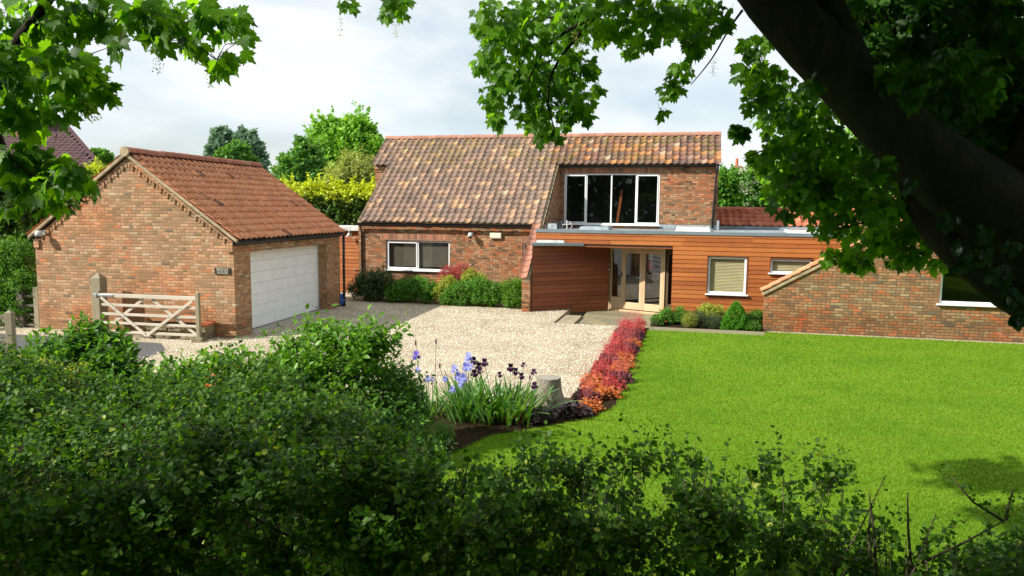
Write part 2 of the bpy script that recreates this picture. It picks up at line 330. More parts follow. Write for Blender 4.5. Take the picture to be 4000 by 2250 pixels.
M['cream'] = plain('cream_box', (.62, .60, .47), .5, .04, 4)
M['gold'] = plain('pale_lettering', (.45, .42, .33), .5, .1, 8)
def bark(name, a, b_, sc=6):
    m_, t, b, o = newmat(name); tc_ = texco(t); mp_ = t.nodes.new('ShaderNodeMapping'); mp_.inputs['Scale'].default_value = (1, 1, .35); t.links.new(tc_, mp_.inputs[0])
    f = noise(t, mp_.outputs[0], sc, 8, .65, .3); t.links.new(ramp(t, f, [(.3, a), (.7, b_)]), b.inputs['Base Color'])
    b.inputs['Roughness'].default_value = .9; b.inputs['Specular IOR Level'].default_value = .2
    bump(t, b, noise(t, mp_.outputs[0], sc*4, 7, .7, .5), 1.0, .03); return m_
M['bark'] = bark('sycamore_bark', (.012, .010, .007), (.046, .036, .024))
M['twig'] = plain('twig', (.075, .055, .035), .9, .2, 8)
M['stem_g'] = plain('green_stem', (.09, .17, .035), .6, .15, 8)
M['stump'] = bark('stump_bark', (.12, .10, .07), (.38, .34, .27), 7)
M['stumptop'] = bark('cut_wood', (.28, .25, .20), (.44, .41, .35), 12)
G = (2.2, 2.0, .5)
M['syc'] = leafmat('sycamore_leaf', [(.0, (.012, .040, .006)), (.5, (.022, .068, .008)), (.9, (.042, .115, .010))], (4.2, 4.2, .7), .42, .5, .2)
M['syc_lit'] = leafmat('sunlit_sycamore_leaf', [(.0, (.022, .075, .007)), (.45, (.05, .135, .010)), (.9, (.11, .25, .016))], (3.2, 2.9, .6), .5, .5, .22)  # brighter copy of the sycamore leaf, sunlight put into its colour
M['haw'] = leafmat('hawthorn_leaf', [(.0, (.012, .042, .006)), (.4, (.034, .10, .009)), (.75, (.075, .175, .014)), (1, (.14, .22, .025))], (2.8, 2.6, .6), .36, .5, .22)
M['phil'] = leafmat('broad_shrub_leaf', [(0.0, (0.057, 0.149, 0.018)), (0.5, (0.103, 0.253, 0.025)), (0.9, (0.161, 0.345, 0.034))], (2.2, 2.0, .6), .35, .38)
M['dog'] = leafmat('dogwood_leaf', [(0.0, (0.039, 0.11, 0.018)), (0.5, (0.066, 0.176, 0.022)), (0.9, (0.11, 0.264, 0.028))], (2.4, 2.2, .6), .35, .38)
M['ivy'] = leafmat('ivy_leaf', [(.0, (.008, .03, .010)), (.6, (.015, .05, .016)), (1, (.03, .08, .03))], (1.8, 2, .8), .2, .4, .35)
M['dkgreen'] = leafmat('dark_shrub_leaf', [(0, (.018, .055, .016)), (.6, (.035, .095, .022)), (1, (.09, .17, .03))], G, .25, .3, .5)
M['mdgreen'] = leafmat('green_shrub_leaf', [(0, (0.057, 0.161, 0.023)), (0.6, (0.098, 0.253, 0.03)), (1, (0.149, 0.345, 0.034))], G, .3)
M['yelgreen'] = leafmat('yellow_shrub_leaf', [(0, (.18, .26, .03)), (.6, (.33, .40, .06)), (1, (.50, .50, .12))], G, .3)
M['redleaf'] = leafmat('red_shrub_leaf', [(0, (.36, .06, .05)), (.6, (.52, .11, .10)), (1, (.60, .20, .17))], (1.6, 1.2, 1), .3)
M['purple'] = leafmat('purple_leaf', [(0, (.05, .012, .022)), (.6, (.11, .03, .05)), (1, (.20, .08, .11))], (1.5, 1, 1), .2, .35)
M['blackpurple'] = leafmat('near_black_leaf', [(0, (.022, .010, .014)), (.6, (.055, .03, .04)), (1, (.14, .10, .13))], (1.3, 1, 1), .15, .3, .6)
M['orange'] = leafmat('orange_leaf', [(0, (0.391, 0.075, 0.021)), (0.6, (0.632, 0.196, 0.04)), (1, (0.759, 0.414, 0.115))], (1.5, 1.3, .8), .3)
M['crimson'] = leafmat('crimson_leaf', [(0, (0.237, 0.015, 0.027)), (0.6, (0.45, 0.037, 0.044)), (1, (0.65, 0.163, 0.088))], (1.5, 1.1, 1), .3)
M['pinkstem'] = plain('pink_flower_stem', (.50, .10, .10), .8, .2, 9)
M['iris_leaf'] = leafmat('iris_leaf', [(0, (0.058, 0.169, 0.039)), (0.6, (0.104, 0.26, 0.058)), (1, (0.208, 0.364, 0.091))], G, .3, .4, .4)
M['lilac'] = leafmat('lilac_petal', [(0, (.34, .36, .76)), (.6, (.46, .48, .86)), (1, (.60, .60, .92))], (1.3, 1.3, 1.2), .35)
M['violet'] = leafmat('violet_petal', [(0, (.16, .10, .55)), (1, (.30, .22, .70))], (1.3, 1.3, 1.2), .35)
M['darkpetal'] = leafmat('dark_purple_petal', [(0, (.022, .004, .03)), (.6, (.05, .010, .06)), (1, (.11, .03, .12))], (1.5, 1, 1.5), .2, .4)
M['conifer'] = leafmat('conifer_needle', [(0, (0.057, 0.196, 0.023)), (0.6, (0.098, 0.287, 0.025)), (1, (0.138, 0.368, 0.034))], G, .2)
M['gold_hedge'] = leafmat('golden_conifer', [(0, (0.392, 0.493, 0.029)), (0.6, (0.522, 0.609, 0.036)), (1, (0.638, 0.696, 0.058))], (1.5, 1.4, .6), .3)
M['dark_hedge'] = leafmat('dark_conifer', [(0, (0.036, 0.078, 0.014)), (0.6, (0.066, 0.132, 0.019)), (1, (0.096, 0.18, 0.024))], G, .2)
M['far_light'] = leafmat('light_tree_leaf', [(0, (0.131, 0.29, 0.036)), (0.6, (0.217, 0.45, 0.051)), (1, (0.319, 0.58, 0.072))], (1.8, 1.6, .6), .35)
M['far_mid'] = leafmat('mid_tree_leaf', [(0, (0.075, 0.195, 0.045)), (0.6, (0.12, 0.285, 0.06)), (1, (0.195, 0.405, 0.075))], (1.8, 1.6, .6), .35)
M['far_dark'] = leafmat('dark_tree_leaf', [(0, (0.053, 0.128, 0.038)), (0.6, (0.09, 0.195, 0.053)), (1, (0.15, 0.27, 0.075))], G, .3)
M['far_blue'] = leafmat('poplar_leaf', [(0, (0.14, 0.238, 0.168)), (0.6, (0.196, 0.308, 0.21)), (1, (0.266, 0.392, 0.266))], (1.4, 1.4, 1), .3)
M['willow'] = leafmat('willow_leaf', [(0, (0.25, 0.312, 0.075)), (0.6, (0.362, 0.425, 0.112)), (1, (0.475, 0.525, 0.163))], (1.5, 1.4, .7), .35)
M['blossom'] = leafmat('white_blossom', [(0, (.50, .52, .38)), (1, (.72, .72, .62))], (1.1, 1.1, 1), .3)
M['limegreen'] = leafmat('lime_tree_leaf', [(0, (0.115, 0.287, 0.023)), (0.6, (0.196, 0.425, 0.032)), (1, (0.276, 0.529, 0.046))], (1.9, 1.7, .5), .4)
M['grassblade'] = leafmat('grass_blade', [(0, (.085, .19, .009)), (.5, (.14, .265, .013)), (.9, (.195, .315, .022)), (1, (.33, .37, .08))], (1.8, 1.5, .6), .3, .6, .2)
_t = M['grassblade'].node_tree; _p = [q for q in _t.nodes if q.type == 'BSDF_PRINCIPLED'][0]; _c = _p.inputs['Base Color'].links[0].from_socket
_n = noise(_t, texco(_t), .7, 7, .72, .5); _m = mixc(_t, 1.0, _c, ramp(_t, _n, [(.30, (.66, .80, .8)), (.5, (1, 1, 1)), (.68, (1.42, 1.12, 1.5))]), 'MULTIPLY'); _t.links.new(_m, _p.inputs['Base Color'])

# ground materials
def groundmats():
    m_, t, b, o = newmat('lawn_turf'); tc_ = texco(t)
    c = ramp(t, noise(t, tc_, .5, 6, .62), [(.3, (.085, .205, .008)), (.5, (.13, .255, .011)), (.72, (.175, .29, .018))])
    c = mixc(t, .6, c, ramp(t, noise(t, tc_, 45, 4, .7), [(.3, (.55, .6, .5)), (.7, (1.35, 1.3, 1.2))]), 'MULTIPLY')
    t.links.new(c, b.inputs['Base Color']); b.inputs['Roughness'].default_value = .9; b.inputs['Specular IOR Level'].default_value = .1
    bump(t, b, noise(t, tc_, 60, 4, .7), .6, .02); M['lawn'] = m_
    m_, t, b, o = newmat('buff_gravel'); tc_ = texco(t)
    vo = t.nodes.new('ShaderNodeTexVoronoi'); vo.inputs['Scale'].default_value = 34; t.links.new(tc_, vo.inputs['Vector'])
    sp = t.nodes.new('ShaderNodeSeparateXYZ'); t.links.new(vo.outputs['Color'], sp.inputs[0])
    c = ramp(t, sp.outputs[0], [(0, (.34, .26, .16)), (.2, (.56, .48, .34)), (.5, (.70, .63, .49)), (.8, (.80, .75, .63)), (1, (.58, .45, .27))])
    c = mixc(t, .55, c, ramp(t, vo.outputs['Distance'], [(0, (1.15, 1.15, 1.15)), (.55, (.35, .32, .28))]), 'MULTIPLY')
    c = mixc(t, .6, c, ramp(t, noise(t, tc_, .8, 6, .65, .6), [(.3, (.60, .54, .44)), (.6, (1.13, 1.13, 1.13))]), 'MULTIPLY')
    c = mixc(t, .6, c, ramp(t, noise(t, tc_, 11, 4, .7), [(.3, (.65, .62, .58)), (.65, (1.15, 1.15, 1.15))]), 'MULTIPLY')
    t.links.new(c, b.inputs['Base Color']); b.inputs['Roughness'].default_value = .9; b.inputs['Specular IOR Level'].default_value = .2
    bump(t, b, math_(t, 'MULTIPLY', vo.outputs['Distance'], -1.0), .8, .02); M['gravel'] = m_
    m_, t, b, o = newmat('stone_paving'); tc_ = texco(t)
    mp_ = t.nodes.new('ShaderNodeMapping'); mp_.inputs['Rotation'].default_value = (0, 0, .5); t.links.new(tc_, mp_.inputs[0])
    br = t.nodes.new('ShaderNodeTexBrick'); t.links.new(mp_.outputs[0], br.inputs['Vector']); br.inputs['Scale'].default_value = 1
    br.inputs['Brick Width'].default_value = .75; br.inputs['Row Height'].default_value = .45; br.inputs['Mortar Size'].default_value = .014
    br.inputs['Color1'].default_value = (.30, .25, .14, 1); br.inputs['Color2'].default_value = (.19, .18, .12, 1); br.inputs['Mortar'].default_value = (.09, .08, .05, 1)
    c = mixc(t, .5, br.outputs['Color'], ramp(t, noise(t, tc_, 5, 5, .7), [(.3, (.6, .6, .55)), (.7, (1.25, 1.25, 1.2))]), 'MULTIPLY')
    t.links.new(c, b.inputs['Base Color']); b.inputs['Roughness'].default_value = .85; bump(t, b, noise(t, tc_, 20, 5, .6), .3, .01); M['paving'] = m_
    M['asphalt'] = plain('asphalt', (.085, .083, .085), .9, .25, 30, .4)
    M['soil'] = plain('dark_soil', (.030, .021, .012), 1.0, .35, 12, .5, 0, .02)
    M['farground'] = plain('rough_grass', (.06, .12, .02), .95, .3, .3)
groundmats()

# ------------------------------------------------------------------ frames of the two buildings
GF = (-7.174, 18.86, .1932); HF = (-5.9025, 28.2383, .2353)
def l2w(fr, u, v, z=0.0):
    c, s = math.cos(fr[2]), math.sin(fr[2]); return np.array([fr[0]+u*c+v*s, fr[1]-u*s+v*c, z])
def hpoly(name, pts, z, mat, th=.3):
    q = [tuple(l2w(HF, x, y)[:2]) for x, y in pts]; mb = MB().prism(q, z-th, z); o = mb.build(name, mat); return tag(o, kind='structure')

# ------------------------------------------------------------------ setting: ground surfaces
tag(MB().poly([(-900, -400, -.42), (900, -400, -.42), (900, 1500, -.42), (-900, 1500, -.42)]).build('ground', M['farground']), kind='structure')
hpoly('gravel_drive', [(-9, -10.55), (-.4, -10.55), (.35, -11.3), (.9, -13.9), (7.0, -14.1), (9.7, -14.05), (10.3, -13.6), (10.5, -4.42), (8.42, -4.42), (8.42, -2.5), (8.42, .6), (-9, .6)], 0, M['gravel'])
hpoly('asphalt_road', [(-30, -10.55), (-.4, -10.55), (.35, -11.3), (.9, -15.2), (-1, -24), (-30, -24)], -.004, M['asphalt'])
hpoly('flower_bed', [(.8, -22.5), (12, -22.5), (12, -4.43), (.8, -4.43)], -.012, M['soil'])
hpoly('planting_bed', [(11.3, -4.86), (14.48, -4.86), (14.48, -1.6), (11.3, -1.6)], .0, M['soil'])
hpoly('lawn', [(11.28, -4.9), (14.45, -4.9), (14.45, -4.2), (45, -4.2), (45, -32), (8, -32), (8.6, -22.5), (9.0, -17.2), (9.5, -15.6), (10.2, -14.95), (10.9, -14.2), (11.2, -13.3)], 0, M['lawn'])
hpoly('gravel_strip', [(14.5, -4.32), (26, -4.32), (26, -4.16), (14.5, -4.16)], .012, M['gravel'])
hpoly('patio', [(9.0, -4.41), (11.29, -4.41), (11.29, -1.6), (12.2, -.5), (8.9, 1.0), (9.0, -2.0)], -.12, M['paving'])
MBk = MB(); c = [tuple(l2w(HF, x, y)[:2]) for x, y in [(8.43, -4.40), (9.0, -4.40), (9.0, -2.3), (8.43, -2.3)]]; MBk.prism(c, -.4, -.05)
tag(MBk.build('patio_step', M['stone'], bevel=.01), kind='structure')
# timber lawn edging in front of the planting bed
mb = MB()
a = l2w(HF, 11.3, -4.87, .03); b_ = l2w(HF, 14.46, -4.87, .03); mb.bar(a, b_, .04, .12)
tag(mb.build('lawn_edging', M['oldwood']), 'low weathered timber edging board between the lawn and the bed of cone conifer', 'edging')

# ------------------------------------------------------------------ roof, cladding and window builders
def pantiles(O, A, T, Nn, na, nt, w_, g, keep=None, amp=.03, lift=.03, th=.016, seg=8):
    """real S-profile clay tiles: O lower left, A across, T up the slope"""
    O, A, T, Nn = [np.array(q, float) for q in (O, A, T, Nn)]
    fr = np.linspace(0, 1, seg+1); pr = amp*(.5+.5*np.cos(2*math.pi*(fr**.8)))**1.25
    V = []; F = []
    for i in range(na):
        for j in range(nt):
            if keep and not keep(i, j): continue
            jl = rng.normal()*.004; jt = rng.normal()*.006; tilt = rng.normal()*.004; b = len(V)
            t0, t1 = j*g + jt, (j+1)*g + .05
            for k in range(seg+1):
                s = (i+fr[k])*w_; V.append(O + A*s + T*t0 + Nn*(pr[k]+lift+jl+tilt*fr[k]))
            for k in range(seg+1):
                s = (i+fr[k])*w_; V.append(O + A*s + T*t1 + Nn*(pr[k]+jl*.3-.004))
            for k in range(seg+1):
                s = (i+fr[k])*w_; V.append(O + A*s + T*t0 + Nn*(pr[k]+lift+jl-th-.012))
            q = seg+1
            for k in range(seg):
                F += [(b+k, b+k+1, b+q+k+1), (b+k, b+q+k+1, b+q+k), (b+2*q+k, b+2*q+k+1, b+k+1), (b+2*q+k, b+k+1, b+k)]
    return np.array(V), np.array(F)
def ridge(mb, a, b, r=.125, seg=.32, gap=.008):
    a = np.array(a, float); b = np.array(b, float); L_ = np.linalg.norm(b-a); d = (b-a)/L_; n = max(1, int(round(L_/seg))); s = L_/n
    sd = np.cross(d, [0, 0, 1.0]); sd /= np.linalg.norm(sd)
    for k in range(n):
        q0 = a + d*(k*s+gap/2); q1 = a + d*((k+1)*s-gap/2); rr = r*(1+rng.normal()*.015); vs = []; dz = rng.normal()*.004
        for q, e in ((q0, 1.05), (q1, .99)):
            for j in range(9):
                t = math.pi*(j/8)*1.1-.05*math.pi; vs.append(q + sd*math.cos(t)*rr*e + np.array([0, 0, 1.0])*(math.sin(t)*rr*e-.02+dz))
        mb.add(vs, [(j, j+1, 10+j, 9+j) for j in range(8)] + [tuple(range(9)), tuple(range(17, 8, -1))])
    return mb
def wallrects(x0, x1, z0, z1, holes):
    xs = sorted({x0, x1, *[h[0] for h in holes], *[h[1] for h in holes]}); zs = sorted({z0, z1, *[h[2] for h in holes], *[h[3] for h in holes]}); r = []
    xs = [x for x in xs if x0 <= x <= x1]; zs = [z for z in zs if z0 <= z <= z1]
    for i in range(len(xs)-1):
        for j in range(len(zs)-1):
            cx, cz = (xs[i]+xs[i+1])/2, (zs[j]+zs[j+1])/2
            if any(h[0] < cx < h[1] and h[2] < cz < h[3] for h in holes): continue
            r.append((xs[i], xs[i+1], zs[j], zs[j+1]))
    return r
def wallY(mb, x0, x1, z0, z1, y, holes=(), depth=.12):        # wall facing -y with reveals
    for a, b, c, d in wallrects(x0, x1, z0, z1, holes): mb.add([(a, y, c), (b, y, c), (b, y, d), (a, y, d)], [(0, 1, 2, 3)])
    for a, b, c, d in holes:
        e = y+depth
        mb.add([(a, y, c), (a, e, c), (a, e, d), (a, y, d)], [(0, 1, 2, 3)]); mb.add([(b, y, c), (b, e, c), (b, e, d), (b, y, d)], [(3, 2, 1, 0)])
        mb.add([(a, y, d), (b, y, d), (b, e, d), (a, e, d)], [(3, 2, 1, 0)]); mb.add([(a, y, c), (b, y, c), (b, e, c), (a, e, c)], [(0, 1, 2, 3)])
def cladding(mb, x0, x1, z0, z1, y, holes=(), pl=.142, O=None, A=None, Nn=None):
    """overlapping boards on a wall; local x along A, z up, outwards -> Nn"""
    O = np.array(O if O is not None else (0, y, 0), float); A = np.array(A if A is not None else (1, 0, 0), float); Nn = np.array(Nn if Nn is not None else (0, -1, 0), float)
    z = z0
    while z < z1-.005:
        zt = min(z+pl, z1); segs = [(x0, x1)]
        for h in holes:
            if h[2] < zt-.01 and h[3] > z+.01:
                ns = []
                for a, b in segs:
                    if h[0] > a: ns.append((a, min(b, h[0])))
                    if h[1] < b: ns.append((max(a, h[1]), b))
                segs = [q for q in ns if q[1]-q[0] > .01] if not (h[0] <= x0 and h[1] >= x1) else []
        for a, b in segs:
            cuts = [a]; p = a + random.uniform(.8, 3.2)
            while p < b-.4: cuts.append(p); p += random.uniform(1.8, 3.6)
            cuts.append(b)
            for c, d in zip(cuts, cuts[1:]):
                c2, d2 = c+.0015, d-.0015
                P = lambda s, n_, zz: O + A*s + Nn*n_ + np.array([0, 0, zz])
                mb.add([P(c2, .026, z+.009), P(d2, .026, z+.009), P(d2, .010, zt), P(c2, .010, zt), P(c2, .0, z+.009), P(d2, .0, z+.009)],
                       [(0, 1, 2, 3), (4, 5, 1, 0)])
        z += pl
    return mb
def backing(mb, x0, x1, z0, z1, y, holes=()):
    for a, b, c, d in wallrects(x0, x1, z0, z1, holes): mb.add([(a, y, c), (b, y, c), (b, y, d), (a, y, d)], [(0, 1, 2, 3)])
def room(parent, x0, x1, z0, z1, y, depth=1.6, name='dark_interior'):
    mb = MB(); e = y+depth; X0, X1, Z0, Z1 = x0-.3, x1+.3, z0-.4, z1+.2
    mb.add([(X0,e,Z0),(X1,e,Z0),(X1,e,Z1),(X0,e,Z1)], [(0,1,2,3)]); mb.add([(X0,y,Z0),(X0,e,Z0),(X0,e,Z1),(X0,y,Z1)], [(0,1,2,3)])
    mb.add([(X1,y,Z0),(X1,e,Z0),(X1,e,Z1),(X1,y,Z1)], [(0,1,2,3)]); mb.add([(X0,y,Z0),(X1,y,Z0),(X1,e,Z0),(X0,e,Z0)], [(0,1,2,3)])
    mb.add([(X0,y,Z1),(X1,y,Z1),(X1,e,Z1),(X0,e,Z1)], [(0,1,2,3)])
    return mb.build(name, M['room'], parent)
def window(parent, x0, x1, z0, z1, y, mull=(), label=None, sill=.08, fw=.055, opening=(), blind=None, glass='glass', frame='upvc', sillmat='upvc', bars=()):
    """frame set back in its opening at depth y; panes, sill, blind as sub-parts"""
    g = MB(); fy0, fy1 = y, y+.06
    g.box(x0, x1, fy0, fy1, z0, z0+fw); g.box(x0, x1, fy0, fy1, z1-fw, z1); g.box(x0, x0+fw, fy0, fy1, z0+fw, z1-fw); g.box(x1-fw, x1, fy0, fy1, z0+fw, z1-fw)
    for q in mull: g.box(q-fw/2, q+fw/2, fy0+.001, fy1-.001, z0+fw, z1-fw)
    for q in bars: g.box(x0+fw, x1-fw, fy0+.002, fy1-.002, q-fw/2, q+fw/2)
    win = g.build('window', M[frame], parent, bevel=.006)
    if label: win['label'] = label
    edges = [x0]+list(mull)+[x1]
    for k in range(len(edges)-1):
        a = edges[k]+(fw if k == 0 else fw/2); b = edges[k+1]-(fw if k == len(edges)-2 else fw/2)
        if k in opening:
            s = MB(); t = .042; s.box(a+.003, b-.003, fy0-.018, fy0+.02, z0+fw+.003, z0+fw+t); s.box(a+.003, b-.003, fy0-.018, fy0+.02, z1-fw-t, z1-fw-.003)
            s.box(a+.003, a+t, fy0-.018, fy0+.02, z0+fw+t, z1-fw-t); s.box(b-t, b-.003, fy0-.018, fy0+.02, z0+fw+t, z1-fw-t); s.build('sash', M[frame], win, bevel=.005)
        MB().add([(a, y+.035, z0+fw), (b, y+.035, z0+fw), (b, y+.035, z1-fw), (a, y+.035, z1-fw)], [(0, 1, 2, 3)]).build('pane', M[glass], win, fix=False)
    if sill:
        MB().box(x0-.07, x1+.07, y-.16, y-.002, z0-.035, z0+.004).build('sill', M[sillmat], win, bevel=.005)
    if blind:
        bm_, step, cover = blind[:3]; tl = blind[3] if len(blind) > 3 else .82; s = MB(); z = z1-fw
        while z > z1-fw-(z1-z0-2*fw)*cover:
            s.add([(x0+fw, y+.115, z), (x1-fw, y+.115, z), (x1-fw, y+.09, z-step*tl), (x0+fw, y+.09, z-step*tl)], [(0, 1, 2, 3)]); z -= step
        s.build('blind', M[bm_], win)
    return win
def gutter(parent, a, b, r=.06, name='gutter'):
    a = np.array(a, float); b = np.array(b, float); d = (b-a)/np.linalg.norm(b-a); sd = np.cross(d, [0, 0, 1.0]); vs = []
    for q in (a, b):
        for rr in (r, r*.86):
            for j in range(9):
                t = math.pi + math.pi*j/8; vs.append(q + sd*math.cos(t)*rr + np.array([0, 0, math.sin(t)*rr]))
    f = [(j, j+1, 19+j, 18+j) for j in range(8)] + [(9+j, 27+j, 28+j, 10+j) for j in range(8)] + [(0, 18, 27, 9), (8, 17, 35, 26)] + [(j, 9+j, 10+j, j+1) for j in range(8)] + [(18+j, 19+j, 28+j, 27+j) for j in range(8)]
    g = MB().add(vs, f); n = int(np.linalg.norm(b-a)/.9)
    for k in range(n+1):
        q = a + (b-a)*(k+.3)/(n+1); g.bar(q-sd*r*1.05, q+sd*r*1.05, .025, .012)
    return g.build(name, M['black'], parent, fix=False)
def downpipe(parent, pts, r=.034, name='downpipe', brackets=3):
    g = MB().tube(pts, r, 10); o = g.build(name, M['black'], parent, smooth=True)
    p0 = np.array(pts[-2]); p1 = np.array(pts[-1])
    for k in range(brackets):
        q = p0 + (p1-p0)*(k+.5)/brackets; MB().tube([q-(0, 0, .025), q+(0, 0, .025)], r*1.35, 10).build('pipe_bracket', M['black'], o)
    return o

# ------------------------------------------------------------------ GARAGE
W_, LG, HE, HLE, HR = 5.95, 6.45, 2.48, 2.579, 4.72
gar = thing('brick_garage', 'pale brick garage with steep orange pantile roof and white sectional door', 'garage', (GF[0], GF[1], 0), -GF[2])
D0, D1, DT = .79, 5.43, 2.2
mb = MB()
mb.poly([(-W_, 0, -.3), (0, 0, -.3), (0, 0, HE+.02), (-W_/2, 0, HR-.06), (-W_, 0, HE+.02)])
mb.poly([(0, LG, -.3), (-W_, LG, -.3), (-W_, LG, HE+.02), (-W_/2, LG, HR-.06), (0, LG, HE+.02)])
mb.poly([(-W_, LG, -.3), (-W_, 0, -.3), (-W_, 0, HE), (-W_, LG, HE)])
RD = .30
for a, b, c, d in wallrects(0, LG, -.3, HE, [(D0, D1, -.3, DT)]): mb.add([(0, a, c), (0, b, c), (0, b, d), (0, a, d)], [(0, 1, 2, 3)])
mb.add([(0, D0, -.3), (-RD-.05, D0, -.3), (-RD-.05, D0, DT), (0, D0, DT)], [(0, 1, 2, 3)]); mb.add([(0, D1, -.3), (-RD-.05, D1, -.3), (-RD-.05, D1, DT), (0, D1, DT)], [(3, 2, 1, 0)])
mb.add([(0, D0, DT), (0, D1, DT), (-RD-.05, D1, DT), (-RD-.05, D0, DT)], [(0, 1, 2, 3)])
mb.build('wall', M['brick_g'], gar, fix=False)
# corbelled dentil bricks under both verges
mb = MB()
for sgn in (0, 1):
    for k in range(30):
        f = (k+.5)/30; z = HE-.12 + (HR-.12-HE)*f; x = (-W_*.0 - W_/2*f) if sgn else (-W_ + W_/2*f)
        for q, (dz, pr_) in enumerate(((0, .035),)):
            if k % 1 == 0: mb.box(x-.035, x+.035, -pr_, .0, z-.06, z+.05) if k % 2 == 0 else mb.box(x-.035, x+.035, -.012, 0, z-.05, z+.04)
mb.box(-.16, 0.004, -.05, .0, HE-.24, HE-.02); mb.box(-W_-.004, -W_+.16, -.05, 0, HE-.24, HE-.02)
mb.build('brick_corbel', M['brick_g'], gar)
sl = (HR-HLE)/(W_/2+.089); ang = math.atan(sl); LS = (W_/2+.17)/math.cos(ang); OVX = .17
zl = HLE - .03; g_ = .285; ntg = 13; g_ = (LS-.03)/ntg; nag = 26; wg = (LG+.14)/nag
V1, F1 = pantiles((OVX, -.07, zl), (0, 1, 0), (-math.cos(ang), 0, math.sin(ang)), (math.sin(ang), 0, math.cos(ang)), nag, ntg, wg, g_, amp=.05, lift=.045)
V2, F2 = pantiles((-W_-OVX, LG+.07, zl), (0, -1, 0), (math.cos(ang), 0, math.sin(ang)), (-math.sin(ang), 0, math.cos(ang)), nag, ntg, wg, g_, amp=.05, lift=.045)
rg = trimesh('roof', np.vstack([V1, V2]), np.vstack([F1, F2+len(V1)]), M['tile_g'], gar)
mb = MB(); dz = -.012
mb.hexa([(OVX-.03, -.04, zl+dz-.03), (OVX-.03, LG+.04, zl+dz-.03), (-W_/2, LG+.04, HR+.045), (-W_/2, -.04, HR+.045), (OVX-.03, -.04, zl+dz), (OVX-.03, LG+.04, zl+dz), (-W_/2, LG+.04, HR+.075), (-W_/2, -.04, HR+.075)])
mb.hexa([(-W_-OVX+.03, -.04, zl+dz-.03), (-W_-OVX+.03, LG+.04, zl+dz-.03), (-W_/2, LG+.04, HR+.045), (-W_/2, -.04, HR+.045), (-W_-OVX+.03, -.04, zl+dz), (-W_-OVX+.03, LG+.04, zl+dz), (-W_/2, LG+.04, HR+.075), (-W_/2, -.04, HR+.075)])
mb.build('roof_underlay', M['room'], rg)
ridge(MB(), (-W_/2, -.1, HR+.10), (-W_/2, LG+.1, HR+.10), .125, .36).build('ridge_tiles', M['ridge_g'], rg, smooth=False)
mb = MB()                                                   # mortar verge strips and ridge end
for s in (1, -1):
    cx = -W_/2; x0 = cx + s*(W_/2+OVX-.02)
    mb.hexa([(x0, -.085, zl-.075), (x0, -.002, zl-.075), (cx, -.002, HR-.03), (cx, -.085, HR-.03), (x0, -.085, zl+.015), (x0, -.002, zl+.015), (cx, -.002, HR+.07), (cx, -.085, HR+.07)])
mb.tube([(-W_/2, -.115, HR+.085), (-W_/2, -.06, HR+.085)], .135, 16)
mb.build('verge_mortar', M['mortar'], rg, bevel=.01)
gutter(gar, (OVX+.02, -.1, zl-.045), (OVX+.02, LG+.12, zl-.045))
MB().box(.003, .03, -.04, LG+.04, HE-.08, HE+.02).build('fascia_board', M['black'], gar)
downpipe(gar, [(.13, LG+.06, zl-.06), (.12, LG+.06, 1.2), (.12, LG+.06, .6), (.11, LG+.06, -.05)], r=.045)
# sectional door
gd = MB(); n_ = 7; ph = (DT-.02)/n_
for k in range(n_):
    gd.box(-RD-.04, -RD, D0+.03, D1-.03, .03+k*ph+.003, .03+(k+1)*ph-.003)
gdo = gd.build('garage_door', M['cream_door'], gar, bevel=.007)
MB().box(-RD-.055, -RD-.03, D0, D1, .02, DT).build('door_backing', M['cream_door'], gdo)
MB().box(-RD-.03, -RD+.006, D0, D0+.03, 0.02, DT).box(-RD-.03, -RD+.006, D1-.03, D1, .02, DT).box(-RD-.03, -RD+.006, D0+.03, D1-.03, DT-.025, DT).build('door_frame', M['upvc'], gdo)
MB().box(-RD-.03, -RD+.004, D0+.03, D1-.03, 0.006, .034).box(-RD-.02, -RD+.003, D1-.045, D1-.032, .03, DT-.03).build('rubber_seal', M['black'], gdo)
MB().box(-RD, -RD+.005, D1-.24, D1-.1, .10, .135).build('door_badge', M['black'], gdo)
MB().box(-RD-.05, .06, D0, D1, -.2, .018).build('threshold', M['concrete'], gar, bevel=.008)
def wall_camera(name, label, fr, x, y, z, arm=.2):
    c = thing(name, label, 'security camera', tuple(l2w(fr, x, y, z)), -fr[2])
    MB().box(-.05, .05, -.03, -.002, -.02, .10).bar((0, -.02, .06), (0, -arm, .06), .05, .05).build('mount', M['camgrey'], c, bevel=.008)
    MB().tube([(0, -arm, .09), (0, -arm, .05), (0, -arm, 0), (0, -arm, -.06)], [.05, .085, .095, .095], 16).build('housing', M['camgrey'], c, smooth=True)
    MB().ball((0, -arm, -.06), .075, 14, 8).build('dome', M['black'], c, smooth=True)
    return c
wall_camera('security_camera', 'small pale dome camera under the left eave of the brick garage gable', GF, -5.62, 0, 2.62)
sg = thing('house_sign', 'black rectangular name plate reading BRIDGE HOUSE on the garage brickwork', 'sign', tuple(l2w(GF, -.315, -.002, 1.745)), -GF[2])
MB().box(-.225, .225, -.025, 0, -.088, .088).build('board', M['black'], sg, bevel=.006)
fr_ = MB().box(-.215, .215, -.030, -.0255, .072, .079).box(-.215, .215, -.030, -.0255, -.079, -.072).box(-.215, -.208, -.030, -.0255, -.072, .072).box(.208, .215, -.030, -.0255, -.072, .072)
fr_.build('border', M['darkwood'], sg)
